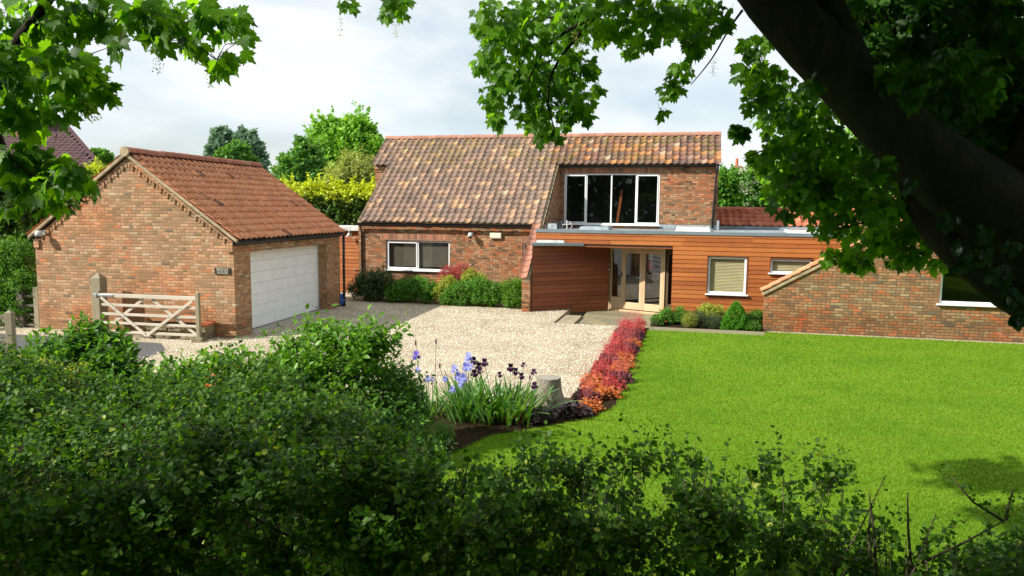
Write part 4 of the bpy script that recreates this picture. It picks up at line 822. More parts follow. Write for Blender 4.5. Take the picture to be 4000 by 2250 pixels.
# ------------------------------------------------------------------ plants
def stems(name, A, B, r0, r1, mat, parent=None):
    """thin three sided stems from A to B"""
    n = len(A); D = unit(B-A); X = unit(np.cross(D, np.array([.3, .9, .2]))); Y = np.cross(D, X); V = np.empty((n, 6, 3))
    for k in range(3):
        t = 2*math.pi*k/3; o = X*math.cos(t) + Y*math.sin(t); V[:, k] = A + o*np.reshape(r0, (-1, 1)); V[:, 3+k] = B + o*np.reshape(r1, (-1, 1))
    F0 = np.array([(0,1,4),(0,4,3),(1,2,5),(1,5,4),(2,0,3),(2,3,5)]); F = (F0[None]+(np.arange(n)*6)[:, None, None]).reshape(-1, 3)
    return trimesh(name, V.reshape(-1, 3), F, mat, parent)
def shoots(B, D, ln, k, size, upn=.6, spread=.9, start=.15, jitter=.02):
    """leaf arrays for shoots starting at B along D"""
    n = len(B); t = np.linspace(start, 1, k)[None, :, None] + rng.normal(size=(n, k, 1))*.03
    side = unit(np.cross(D, rdir(n)))[:, None, :]; ang_ = (np.arange(k)*2.4)[None, :, None] + rng.random((n, 1, 1))*6
    s2 = np.cross(D[:, None, :], side); out = side*np.cos(ang_) + s2*np.sin(ang_)
    P = B[:, None, :] + D[:, None, :]*t*ln[:, None, None] + rng.normal(size=(n, k, 3))*jitter
    Dl = unit(D[:, None, :]*(.35+.5*t) + out*spread + rng.normal(size=(n, k, 3))*.2)
    Nn = unit(np.array([0, 0, 1.0])*upn + D[:, None, :]*.5 + rng.normal(size=(n, k, 3))*.45)
    S = size*(.65+.7*rng.random((n, k)))*(1.05-.35*t[:, :, 0])
    return P.reshape(-1, 3), Dl.reshape(-1, 3), Nn.reshape(-1, 3), S.ravel()
def inballs(balls, n, shell=.5):
    c = np.array([b[0] for b in balls], float); r = np.array([b[1] for b in balls], float); w_ = r**2/np.sum(r**2)
    i = rng.choice(len(balls), n, p=w_); d = rdir(n); rad = r[i]*(1-(1-rng.random(n)**.6)*(1-shell))
    sq = np.array([b[2] if len(b) > 2 else (1, 1, 1) for b in balls])[i]
    return c[i] + d*rad[:, None]*sq, d*sq, i
def bush(name, label, cat, balls, nsh, ln, k, size, shape, mat, group=None, up=.7, shell=.45, stemmat='twig', base=None, upn=.6, floor=.02, spread=.9, extra=None):
    c0 = np.mean([b[0] for b in balls], axis=0); gz = floor if base is None else base[2]
    root = thing(name, label, cat, (float(c0[0]), float(c0[1]), gz-.0), 0, group); off = np.array([c0[0], c0[1], gz])
    P, o, i = inballs(balls, nsh, shell); P = P[P[:, 2] > floor+.02] ; o = o[:len(P)] if len(P) == len(o) else None
    if o is None:
        cc = np.array([b[0] for b in balls]); dd = P[:, None, :]-cc[None]; j = np.argmin(np.linalg.norm(dd, axis=2), axis=1); o = unit(dd[np.arange(len(P)), j])
    D = unit(o*.7 + np.array([0, 0, up]) + rng.normal(size=P.shape)*.3); l = ln*(.6+.8*rng.random(len(P))); Bs = P - D*l[:, None]*.6
    a = shoots(Bs-off, D, l, k, size, upn, spread)
    keep = (a[0][:, 2] + gz) > floor
    leaves('foliage', shape, a[0][keep], a[1][keep], a[2][keep], a[3][keep], M[mat], root)
    sel = rng.random(len(Bs)) < .8
    A2 = np.vstack([Bs[sel], Bs[sel][::6]*.4 + .6*c0]); B2 = np.vstack([(Bs + D*l[:, None])[sel], Bs[sel][::6]]); A2[len(Bs[sel]):, 2] = np.maximum(A2[len(Bs[sel]):, 2]-.2, floor)
    stems('stems', A2-off, B2-off, np.full(len(A2), .004), np.full(len(A2), .0015), M[stemmat], root)
    return root
def hb(X, Y, z, r, sq=(1, 1, 1)):
    p = l2w(HF, X, Y, z); return ((p[0], p[1], p[2]), r, sq)
def pb(px, py, rpx, d, sq=(1, 1, 1)):
    p = dep(px, py, d); return (tuple(p), rpx*d/FPX, sq)

# --- grass blades, gravel stones
n = 520000; yy = 6.2 + 15.3*rng.random(n)**1.25; xx = (rng.random(n)*2-1)*(.72*yy+.2)
c_, s_ = math.cos(HF[2]), math.sin(HF[2]); hx = (xx-HF[0])*c_ - (yy-HF[1])*s_; hy = (xx-HF[0])*s_ + (yy-HF[1])*c_
edge = np.interp(hy, [-32, -22.5, -17.2, -15.6, -14.95, -14.2, -13.3, -4.9], [8, 8.6, 9.0, 9.5, 10.2, 10.9, 11.2, 11.28]) - .03
ok = (hx > edge) & ((hy < -4.93) | ((hx > 14.52) & (hy < -4.22))); xx, yy = xx[ok], yy[ok]; n = len(xx)
P = np.stack([xx, yy, np.full(n, -.004)], 1); D = unit(np.stack([rng.normal(size=n)*.38+.12, rng.normal(size=n)*.38, np.ones(n)], 1))
sz = (.020+.020*rng.random(n)); wd = .0026+.00028*yy
Xv = unit(np.stack([rng.normal(size=n), rng.normal(size=n)*.6, np.zeros(n)], 1))
V = np.stack([P - Xv*wd[:, None], P + Xv*wd[:, None], P + D*sz[:, None]*1.2], 1).reshape(-1, 3)
tag(trimesh('grass', V, np.arange(n*3).reshape(-1, 3), M['grassblade']), 'short bright green mown grass covering the lawn', 'grass', kind='stuff')
n = 42000; yy = 11.5+13.5*rng.random(n)**.8; xx = (rng.random(n)*2-1)*.72*yy
hx = (xx-HF[0])*c_ - (yy-HF[1])*s_; hy = (xx-HF[0])*s_ + (yy-HF[1])*c_; gx = (xx-GF[0])*math.cos(GF[2]) - (yy-GF[1])*math.sin(GF[2]); gy = (xx-GF[0])*math.sin(GF[2]) + (yy-GF[1])*math.cos(GF[2])
ok = (hx > -7) & (hx < 10.4) & (((hy < -4.5) & (hy > -13.9)) | ((hy < -.1) & (hx < 8.3) & (hy > -13.8))) & ((gx > .03) | (gy < -.03)) & (hy > np.where(hx < .3, -10.5, -16)); xx, yy = xx[ok], yy[ok]; n = len(xx)
o8 = np.array([(1,0,0),(0,1,0),(-1,0,0),(0,-1,0),(0,0,1),(0,0,-1)], float); f8 = np.array([(0,1,4),(1,2,4),(2,3,4),(3,0,4),(1,0,5),(2,1,5),(3,2,5),(0,3,5)])
sz = (.008+.016*rng.random((n, 1, 1))); V = o8[None]*sz*(.6+.8*rng.random((n, 1, 3)))*np.array([1, 1, .7]) + np.stack([xx, yy, np.full(n, .004)], 1)[:, None, :] + rng.normal(size=(n, 6, 3))*.002
m_, t, b, o = newmat('gravel_stone'); t.links.new(ramp(t, island(t), [(0, (.32, .25, .16)), (.25, (.60, .53, .40)), (.6, (.74, .69, .57)), (.9, (.84, .81, .73)), (1, (.52, .38, .2))]), b.inputs['Base Color']); b.inputs['Roughness'].default_value = .85
tag(trimesh('gravel_stones', V.reshape(-1, 3), (f8[None]+(np.arange(n)*6)[:, None, None]).reshape(-1, 3), m_), 'loose buff gravel stones spread over the drive', 'gravel', kind='stuff')

# --- border of heucheras along the lawn
def heuchera(label, mat, r=.24, nl=170, flowers=17, fh=.42, leafs=.05):
    root = thing('heuchera', label, 'plant', (0, 0, 0), 0, 'heuchera plants edging the lawn')
    d = rdir(nl); d[:, 2] = np.abs(d[:, 2]); rr = r*(.45+.55*rng.random((nl, 1))); P = d*rr*np.array([1, 1, .85]) + (0, 0, .02)
    D = unit(d*np.array([1, 1, .2]) + rng.normal(size=(nl, 3))*.35); Nn = unit(d*.6 + (0, 0, .9) + rng.normal(size=(nl, 3))*.3)
    leaves('foliage', MAPLE, P, D, Nn, leafs*(.6+.8*rng.random(nl)), M[mat], root)
    if flowers:
        A = np.stack([rng.normal(size=flowers)*r*.35, rng.normal(size=flowers)*r*.35, np.full(flowers, .08)], 1); B = A + np.stack([rng.normal(size=flowers)*.10, rng.normal(size=flowers)*.10, fh*(.6+.6*rng.random(flowers))], 1)
        q = rng.random((flowers, 8, 1))*.55+.45; Pb = (A[:, None]+(B-A)[:, None]*q + rng.normal(size=(flowers, 8, 3))*.010).reshape(-1, 3)
        stems('flower_stems', A, B, np.full(flowers, .0022), np.full(flowers, .0014), M['pinkstem'], root)
        leaves('blooms', QUAD, Pb, rdir(len(Pb)), rdir(len(Pb)), np.full(len(Pb), .011), M['pinkstem'], root)
    return root
protos = {'orange': heuchera('orange leaved heuchera', 'orange', flowers=12), 'crimson': heuchera('crimson heuchera', 'crimson'), 'purple': heuchera('purple heuchera', 'purple', flowers=26), 'black': heuchera('dark heuchera', 'blackpurple', r=.27, flowers=6, leafs=.07, nl=150), 'red': heuchera('red heuchera', 'crimson', r=.24, flowers=0, leafs=.06)}
seq = ['crimson', 'crimson', 'crimson', 'crimson', 'purple', 'crimson', 'crimson', 'purple', 'crimson', 'purple', 'crimson', 'orange', 'crimson', 'purple', 'crimson', 'crimson', 'purple', 'orange', 'crimson', 'orange', 'crimson', 'orange', 'orange', 'purple', 'orange', 'crimson', 'purple', 'orange']
used = set(); words = {'orange': 'orange leaved', 'crimson': 'crimson red leaved', 'purple': 'deep purple leaved', 'black': 'near black leaved', 'red': 'dark red leaved'}
ordn = ['first', 'second', 'third', 'fourth', 'fifth', 'sixth', 'seventh', 'eighth', 'ninth', 'tenth', 'eleventh', 'twelfth', 'thirteenth', 'fourteenth', 'fifteenth', 'sixteenth', 'seventeenth', 'eighteenth', 'nineteenth', 'twentieth']
def put(kind, X, Y, lab, sc=1.0):
    root = protos[kind]
    if kind in used: root = copy_tree(root)
    used.add(kind); p = l2w(HF, X, Y, 0); root.location = p; root.rotation_euler = (0, 0, rng.random()*6.28); root.scale = (sc, sc, sc); root['label'] = lab
i = 0
for k in range(14):
    Y = -4.55 - k*.66
    for side, X in (('gravel', 10.66), ('lawn', 11.0)):
        put(seq[i], X + rng.normal()*.04, Y + (.3 if side == 'lawn' else 0), f"{words[seq[i]]} heuchera on the {side} side of the border, {ordn[k]} from the house end", 1.0+.12*rng.random()); i += 1
for kind, X, Y, lab in (('orange', 10.78, -13.75, 'orange leaved heuchera at the near bend of the border beside the dark ones'), ('black', 10.55, -14.15, 'near black leaved heuchera at the inner bend of the border by the gravel'),
                        ('black', 10.05, -14.65, 'near black leaved heuchera just right of the tree stump foot'), ('red', 9.62, -14.75, 'dark red leaved heuchera between the irises and the tree stump')): put(kind, X, Y, lab, 1.0)

# --- tree stump
st = thing('tree_stump', 'grey tree stump with a flat sawn top beside the irises', 'tree stump', (.66, 12.75, 0))
n = 28; V = []; hts = [(-.1, .29), (.05, .285), (.16, .255), (.27, .225), (.38, .215), (.47, .21)]
for z, r_ in hts:
    for j in range(n):
        a = 2*math.pi*j/n; rr = r_*(1+.07*math.sin(3*a+.6)*(1-z)+.035*math.sin(7*a)+.02*rng.normal()); V.append((rr*math.cos(a), rr*math.sin(a), z))
mb = MB(); mb.add(V, [(i*n+j, i*n+(j+1) % n, (i+1)*n+(j+1) % n, (i+1)*n+j) for i in range(len(hts)-1) for j in range(n)]); mb.build('trunk', M['stump'], st, smooth=True)
MB().add([(v[0]*1.0, v[1]*1.0, .471) for v in V[-n:]], [tuple(range(n))]).build('sawn_top', M['stumptop'], st)

# --- irises
def strips(name, P, D, out_, L_, w_, mat, parent, bend=.5, seg=6):
    n = len(P); t = np.linspace(0, 1, seg+1)[None, :, None]; L3 = L_[:, None, None]
    C = P[:, None] + D[:, None]*t*L3 + out_[:, None]*(t**2.2)*L3*np.reshape(bend, (-1, 1, 1)) - np.array([0, 0, 1.0])*(t**3)*L3*np.reshape(bend, (-1, 1, 1))*.45
    X = unit(np.cross(D, out_))[:, None]; wv = (w_[:, None, None]*np.sin(np.clip(.35+t*2.8, 0, math.pi))**.6)
    V = np.stack([C-X*wv, C+X*wv], 2).reshape(n, -1, 3); F0 = []
    for k in range(seg): a = 2*k; F0 += [(a, a+1, a+3), (a, a+3, a+2)]
    F = (np.array(F0)[None] + (np.arange(n)*2*(seg+1))[:, None, None]).reshape(-1, 3)
    return trimesh(name, V.reshape(-1, 3), F, mat, parent)
def iris(label, c, n, h, spread, flowers, mat):
    root = thing('iris_plant', label, 'plant', (c[0], c[1], 0), 0, 'bearded irises beside the stump')
    P = np.stack([rng.normal(size=n)*spread, rng.normal(size=n)*spread*.7, np.zeros(n)], 1); o = unit(P*np.array([1, 1, 0]) + rng.normal(size=(n, 3))*np.array([.12, .12, 0])); D = unit(o*.6*(.3+rng.random((n, 1))) + (0, 0, 1))
    strips('leaves', P, D, o, h*(.55+.5*rng.random(n)), .017+.012*rng.random(n), M['iris_leaf'], root, bend=np.where(rng.random(n) < .25, .9, .2)*rng.random(n))
    for (px, py, d, sc, pm) in flowers:
        q = dep(px, py, d) - np.array([c[0], c[1], 0]); base = np.array([q[0]*.5, q[1]*.5, 0]); stk = MB().tube([base, (base+q)/2+(.01, 0, .02), q-(0, 0, .02)], [.007, .006, .005], 6).build('stalk', M['stem_g'], root)
        if pm == 'bud':
            MB().tube([q-(0, 0, .04), q-(0, 0, .01), q+(0, 0, .03), q+(0, 0, .06)], [.008, .014, .012, .002], 8).build('bud', M['darkpetal'], root, smooth=True); continue
        Pp, Dd, Nn = [], [], []
        for k in range(3):
            a = 2.09*k+rng.random(); u = np.array([math.cos(a), math.sin(a), 0])
            for w__ in (-.25, .25):
                v = np.array([math.cos(a+w__), math.sin(a+w__), 0])
                Pp.append(q+v*.012); Dd.append(unit(v*.45+(0, 0, 1))); Nn.append(unit(u-np.array([0, 0, .3])))
                Pp.append(q+v*.03); Dd.append(unit(v*.55-np.array([0, 0, .85]))); Nn.append(unit(u+(0, 0, .4)))
                Pp.append(q+v*.008-(0, 0, .01)); Dd.append(unit(v)); Nn.append(np.array([0, 0, 1.0]))
        leaves('flower', ROUND, np.array(Pp), np.array(Dd), np.array(Nn), np.full(len(Pp), .075*sc), M[pm], root)
    return root
iris('tall iris clump with pale lilac blue flowers, left of the dark ones', (-.72, 11.75), 120, .80, .2,
     [(1775, 1440, 11.7, 1, 'lilac'), (1790, 1470, 11.7, 1.1, 'lilac'), (1830, 1395, 11.8, 1.1, 'lilac'), (1820, 1432, 11.8, 1.1, 'lilac'), (1840, 1432, 11.7, 1, 'lilac'), (1812, 1475, 11.6, 1.1, 'lilac'), (1800, 1500, 11.6, .9, 'lilac'), (1767, 1520, 11.5, .8, 'lilac'), (1738, 1480, 11.7, .7, 'lilac'), (1718, 1430, 11.8, .6, 'bud')], 'lilac')
iris('spreading iris clump with very dark purple flowers, nearest the stump', (-.12, 11.75), 190, .74, .28,
     [(1852, 1408, 11.9, 1, 'darkpetal'), (1870, 1430, 11.9, 1, 'darkpetal'), (1893, 1415, 11.8, 1, 'darkpetal'), (1875, 1448, 11.7, .8, 'darkpetal'), (1852, 1458, 11.7, .9, 'darkpetal'), (1995, 1435, 11.7, 1, 'darkpetal'), (2015, 1450, 11.7, .9, 'darkpetal'), (2036, 1468, 11.6, .8, 'darkpetal'), (2046, 1424, 11.7, .6, 'darkpetal'), (2085, 1452, 11.7, .7, 'darkpetal'), (2087, 1505, 11.6, .9, 'darkpetal'), (1950, 1462, 11.7, .7, 'darkpetal'), (2070, 1475, 11.7, .5, 'bud')], 'darkpetal')
iris('thin iris with one violet flower and bare bud stalks, farthest left by the leafy shrub', (-1.35, 12.0), 26, .6, .16,
     [(1626, 1388, 12, 1.1, 'violet'), (1632, 1445, 11.9, .7, 'lilac'), (1672, 1478, 11.8, .8, 'lilac'), (1703, 1335, 12.2, 1, 'bud'), (1624, 1340, 12.2, .8, 'bud'), (1548, 1330, 12.2, 1, 'bud'), (1690, 1480, 12.0, .6, 'lilac')], 'violet')

# --- shrubs against the house
bush('shrub', 'dark glossy rounded shrub at the left corner of the house wall', 'shrub', [hb(.85, -1.0, .62, .5), hb(.5, -1.1, .45, .42), hb(1.35, -1.05, .72, .5), hb(1.75, -1.1, .45, .45), hb(1.15, -1.3, .35, .45)], 1000, .22, 10, .09, OVAL, 'dkgreen')
bush('shrub', 'mid green leafy shrub under the wide white window', 'shrub', [hb(2.35, -1.2, .42, .45), hb(2.85, -1.2, .5, .45), hb(3.3, -1.3, .42, .42), hb(2.0, -1.35, .3, .35)], 950, .2, 10, .085, OVAL, 'mdgreen')
bush('shrub', 'feathery red leaved shrub behind the yellow variegated one', 'shrub', [hb(3.85, -.75, .95, .38), hb(4.3, -.7, 1.05, .36), hb(4.6, -.75, 1.08, .25)], 500, .24, 12, .075, NARROW, 'redleaf')
bush('shrub', 'yellow variegated shrub in front of the red leaved shrub', 'shrub', [hb(4.0, -1.25, .72, .3), hb(3.75, -1.35, .42, .3), hb(4.75, -1.0, .95, .3), hb(5.1, -1.0, .88, .25)], 560, .2, 9, .08, OVAL, 'yelgreen')
bush('shrub', 'dense bright green shrub in the middle of the house bed', 'shrub', [hb(4.6, -1.45, .42, .48), hb(5.2, -1.4, .5, .5), hb(5.7, -1.45, .45, .45), hb(4.2, -1.6, .25, .32)], 1300, .2, 10, .08, OVAL, 'mdgreen')
bush('shrub', 'loose glossy green shrub against the brick buttress', 'shrub', [hb(6.3, -1.3, .5, .45), hb(6.65, -1.2, .62, .38), hb(6.5, -1.6, .3, .4)], 750, .22, 9, .08, OVAL, 'phil')
# --- bed by the lawn
def cone(name, label, X, Y, h, r, n_, mat):
    p = l2w(HF, X, Y, 0); root = thing(name, label, 'conifer', tuple(p)); z = h*(1-rng.random(n_)**.55)
    a = rng.random(n_)*6.283; lump = 1+.10*np.sin(a*5+z*14)+.07*np.sin(a*9-z*21); rr = r*np.clip(1-(z/h), 0, 1)**.72*lump*(.8+.22*rng.random(n_))*np.where(z < .1*h, .85, 1)
    P = np.stack([rr*np.cos(a), rr*np.sin(a), z+.03], 1); o = np.stack([np.cos(a), np.sin(a), np.full(n_, .5)], 1)
    leaves('foliage', QUAD, P, unit(o+rng.normal(size=(n_, 3))*.4), unit(o+rng.normal(size=(n_, 3))*.6), np.full(n_, .042)*(.6+.8*rng.random(n_)), M[mat], root)
    MB().tube([(0, 0, -.05), (0, 0, h*.9)], [.03, .01], 8).build('trunk', M['twig'], root)
cone('cone_conifer', 'dwarf cone shaped bright green conifer in the lawn bed', 13.72, -4.25, .82, .43, 9000, 'conifer')
bush('shrub', 'low green rose bush with red flowers beside the entrance door', 'shrub', [hb(11.75, -3.6, .18, .26), hb(12.15, -3.5, .22, .28), hb(11.5, -3.9, .1, .2)], 700, .14, 9, .06, OVAL, 'mdgreen')
leaves('rose_blooms', ROUND, np.array([l2w(HF, 12.0, -3.85, .42), l2w(HF, 11.75, -4.1, .12), l2w(HF, 12.02, -3.86, .44)]), rdir(3), np.array([[0, -1, .3]]*3), np.full(3, .07), M['crimson'], None)
bpy.data.objects['rose_blooms'].parent = [o for o in bpy.data.objects if o.name.startswith('shrub') and 'rose' in o.get('label', '')][0]
ro = bpy.data.objects['rose_blooms']; ro.location = -Vector(ro.parent.location)
bush('shrub', 'small upright yellow green grassy shrub between rose and heather', 'shrub', [hb(12.45, -4.1, .2, .22)], 330, .2, 8, .05, NARROW, 'yelgreen', up=1.4)
bush('shrub', 'grey green heather mound in the lawn bed', 'shrub', [hb(12.75, -3.9, .16, .28), hb(13.15, -4.0, .15, .26), hb(12.6, -3.5, .2, .24)], 1000, .16, 11, .04, NARROW, 'dkgreen', up=1.2)
bush('shrub', 'rounded yellow green shrub left of the cone conifer', 'shrub', [hb(12.95, -3.1, .3, .3), hb(13.25, -3.1, .28, .28)], 900, .14, 9, .055, OVAL, 'yelgreen')
bush('shrub', 'mixed reddish green low shrub between cone conifer and brick gable', 'shrub', [hb(14.15, -3.9, .2, .26), hb(14.35, -3.6, .3, .22), hb(14.2, -4.4, .1, .18)], 750, .15, 9, .055, OVAL, 'dog')
bush('shrub', 'small silvery plant at the corner of patio and lawn bed', 'shrub', [hb(11.45, -4.3, .08, .14)], 80, .12, 7, .03, NARROW, 'ivy')

# --- hedges near the garage and behind
bush('climber_hedge', 'bright leafy climber hedge left of the garage behind the stile', 'hedge', [pb(60, 1010, 85, 20.5, (1, .6, 1)), pb(-60, 1010, 90, 20.5, (1, .6, 1)), pb(40, 1120, 90, 20.5, (1, .6, 1)), pb(95, 1090, 55, 20.3), pb(-60, 1160, 90, 20.5), pb(60, 1210, 80, 20.5), pb(110, 1200, 50, 20.4)], 2600, .2, 8, .085, OVAL, 'mdgreen')
def treecrown(root, balls, n_, size, shape, mats, split=None, up=.3):
    P, o, i = inballs(balls, n_, .55); off = np.array(root.location); lump = np.sin(P[:, 0]*2.3)*np.sin(P[:, 1]*2.1)*np.sin(P[:, 2]*2.7)
    P = P + unit(o)*lump[:, None]*.22*np.mean([b[1] for b in balls]) + rng.normal(size=P.shape)*.13*np.array([b[1] for b in balls])[i][:, None]
    g = np.sin(P[:, 0]*1.7+1)*np.sin(P[:, 2]*1.9+2)+np.sin(P[:, 1]*1.3)*np.sin(P[:, 2]*3.1+P[:, 0]); kp = (g < .55) | (rng.random(n_) < .25); sm = max(b[1] for b in balls)
    ns = 170 if split is None else 420; q, qo, qi = inballs(balls, max(ns, 1), .97); qd = unit(qo + (0, 0, .9) + rdir(len(q))*.3); ql = sm*(.25+.55*rng.random(len(q)))
    tt = rng.random((len(q), 26, 1)); sp_ = (q[:, None]+qd[:, None]*ql[:, None, None]*(tt*1.2-.3) + rng.normal(size=(len(q), 26, 3))*(sm*.05)*(1.25-tt)).reshape(-1, 3)
    P = P[kp]; o = o[kp]
    if ns: P = np.vstack([P, sp_]); o = np.vstack([o, np.repeat(qd, 26, 0)])
    n_ = len(P)
    D = unit(o*.6 + rdir(n_)*.7 + (0, 0, -.1)); Nn = unit(o*.7+(0, 0, up)+rdir(n_)*.6); S = size*(.6+.8*rng.random(n_)); ok_ = P[:, 2] > 0
    mi = None
    if split is not None: mi = (P[:, 2] > split+rng.normal(size=n_)*.12).astype(int)[ok_]
    return leaves('crown', shape, (P-off)[ok_], D[ok_], Nn[ok_], S[ok_], [M[q] for q in mats], root, mi)
def tree(name, label, balls, n_, size, mats, x, y, trunk=(.25, .12), shape=QUAD, split=None, cat='tree', limbs=6, base=None):
    bb = list(balls)
    for b in balls:
        for q in rdir(11 if name not in ('golden_hedge',) else 5):
            bb.append((tuple(np.array(b[0])+q*b[1]*np.array([1, 1, 1])*.92), b[1]*random.uniform(.13, .38), b[2] if len(b) > 2 else (1, 1, 1)))
    balls = balls + bb[len(balls):]
    root = thing(name, label, cat, (x, y, -.3)); treecrown(root, balls, n_, size, shape, mats, split); zt_ = max(b[0][2] for b in balls); mb = MB()
    mb.tube([(0, 0, -.3), (.05, 0, zt_*.35), (0, .05, zt_*.8)], [trunk[0], (trunk[0]+trunk[1])/2, trunk[1]*.4], 8)
    for b in balls[:limbs]:
        q = np.array(b[0])-np.array([x, y, -.3]); mb.tube([(0, 0, max(.3, q[2]*.4)), q*.6+np.array([0, 0, q[2]*.2]), q], [trunk[1]*.6, trunk[1]*.35, .02], 6)
    mb.build('trunk', M['bark'], root); return root
d = 34
tree('golden_hedge', 'tall dark conifer hedge with golden yellow top behind the alley', [pb(x_, 790+rng.normal()*6, 62, d, (1, .8, 1)) for x_ in range(1080, 1500, 48)] + [pb(x_, 860, 75, d, (1, .8, 1)) for x_ in range(1080, 1500, 60)], 46000, .15, ['dark_hedge', 'gold_hedge'], -8.0, d, split=float(dep(1300, 775, d)[2]), cat='hedge', limbs=0)
tree('willow_bush', 'feathery pale yellow green willow bush above the golden hedge', [pb(1390, 680, 62, 42), pb(1350, 700, 55, 42), pb(1430, 700, 55, 42), pb(1310, 725, 40, 42)], 9000, .30, ['willow'], float(dep(1385, 700, 42)[0]), 42, shape=NARROW)
tree('tree', 'large light green tree behind the golden hedge with its top leader', [pb(1290, 560, 75, 60), pb(1370, 540, 75, 60), pb(1420, 590, 75, 60), pb(1330, 630, 90, 60), pb(1250, 620, 60, 60), pb(1415, 505, 40, 60), pb(1408, 478, 22, 60), pb(1460, 590, 35, 60), pb(1290, 510, 35, 60), pb(1240, 560, 35, 60), pb(1350, 500, 28, 60), pb(1411, 462, 10, 60, (1, 1, 2.2)), pb(1440, 500, 12, 60, (1, 1, 1.8)), pb(1320, 490, 12, 60, (1, 1, 1.8)), pb(1285, 480, 10, 60, (1, 1, 1.8)), pb(1470, 540, 14, 60, (1, 1, 1.6))], 17000, .30, ['far_light'], float(dep(1350, 650, 60)[0]), 60)
tree('tree', 'dark green rounded tree left of the large light green tree', [pb(1170, 650, 60, 50), pb(1130, 690, 55, 50), pb(1210, 620, 45, 50), pb(1185, 585, 25, 50), pb(1172, 558, 14, 50), pb(1215, 690, 60, 50), pb(1090, 710, 30, 50), pb(1205, 570, 18, 50)], 9000, .24, ['far_mid'], float(dep(1170, 680, 50)[0]), 50)
tree('poplar', 'slim bluish poplar, the left one above the garage ridge', [pb(868, 560, 32, 110, (1, 1, 1.5)), pb(860, 605, 38, 110, (1, 1, 1.3)), pb(878, 540, 22, 110), pb(845, 620, 25, 110)], 3600, .6, ['far_blue'], float(dep(866, 600, 110)[0]), 110)
tree('poplar', 'slim bluish poplar, the right one above the garage ridge', [pb(965, 565, 34, 110, (1, 1, 1.4)), pb(975, 610, 40, 110, (1, 1, 1.3)), pb(955, 548, 20, 110), pb(1000, 600, 26, 110), pb(1015, 650, 20, 110)], 3800, .6, ['far_blue'], float(dep(972, 600, 110)[0]), 110)
tree('tree', 'low round green tree between the two poplars', [pb(920, 610, 38, 95), pb(885, 625, 30, 95), pb(955, 625, 30, 95)], 3200, .45, ['far_mid'], float(dep(920, 620, 95)[0]), 95)
tree('tree', 'deep shaded evergreen mass at the far left behind the garage', [pb(x_, y_, 90, 30, (1, .8, 1)) for x_, y_ in ((-60, 760), (60, 780), (170, 800), (-40, 860), (90, 880), (200, 870), (-60, 960), (280, 790))], 14000, .22, ['dark_hedge'], float(dep(60, 800, 30)[0]), 30)
tree('conifer_tree', 'spiky golden conifer tips beside the brown roofed house', [pb(365, 700, 38, 34, (1, 1, 1.4)), pb(320, 720, 40, 34), pb(270, 700, 35, 34), pb(230, 720, 40, 34), pb(150, 700, 50, 34), pb(60, 690, 60, 34)], 9000, .2, ['gold_hedge'], float(dep(300, 720, 34)[0]), 34, shape=NARROW)
tree('tree', 'thin purple tinged tree just right of the brown roof', [pb(400, 625, 22, 70), pb(375, 610, 14, 70), pb(415, 650, 18, 70)], 500, .4, ['far_mid'], float(dep(395, 640, 70)[0]), 70)
tree('hawthorn_tree', 'round hawthorn covered in white blossom right of the house', [pb(2925, 710, 50, 42), pb(2880, 730, 45, 42), pb(2975, 700, 50, 42), pb(3010, 740, 50, 42), pb(2900, 780, 60, 42), pb(2990, 790, 60, 42)], 15000, .17, ['far_mid'], float(dep(2940, 740, 42)[0]), 42)
ht = [o for o in bpy.data.objects if o.name == 'hawthorn_tree'][0]; bl = [pb(2925, 705, 54, 42), pb(2880, 728, 50, 42), pb(2975, 695, 54, 42), pb(3010, 738, 53, 42), pb(2900, 780, 63, 42)]
P, o_, i_ = inballs(bl, 9000, .9); cl = np.sin(P[:, 0]*4)*np.sin(P[:, 2]*5)*np.sin(P[:, 1]*3) > -.05; P = P[cl]; leaves('blossom', ROUND, P-np.array(ht.location), rdir(len(P)), rdir(len(P)), np.full(len(P), .13), M['blossom'], ht)
tree('tree', 'green tree tucked against the right end of the house', [pb(2830, 720, 40, 38), pb(2810, 770, 50, 38), pb(2850, 800, 40, 38), pb(2845, 690, 22, 38)], 5000, .18, ['mdgreen'], float(dep(2830, 760, 38)[0]), 38)
tree('lime_tree', 'broad lime green tree behind the low red roof and the sycamore leaves', [pb(3080, 690, 90, 36), pb(3200, 700, 110, 36), pb(3150, 620, 80, 36), pb(3320, 660, 130, 36), pb(3480, 680, 140, 36), pb(3650, 640, 150, 36), pb(3840, 600, 160, 36), pb(4000, 500, 180, 36), pb(3100, 780, 60, 36), pb(3250, 790, 70, 36)], 26000, .22, ['limegreen', 'limegreen'], float(dep(3350, 700, 36)[0]), 36)
for k in range(14):                                        # far tree line that closes the horizon
    px_ = -500 + k*370; d = 130 + 25*random.random(); q = dep(px_, 770, d)
    tree('tree', ['grey green', 'darker', 'lighter'][k % 3] + ' distant tree in the horizon line, ' + ordn[k] + ' from the left', [pb(px_-70, 780, 60, d), pb(px_+60, 785, 65, d), pb(px_, 770, 60, d)] if not 780 < px_ < 1050 else [pb(px_, 790, 30, d)], 1500, 1.3, [['far_blue'], ['far_dark'], ['far_mid']][k % 3], float(q[0]), float(q[1]))

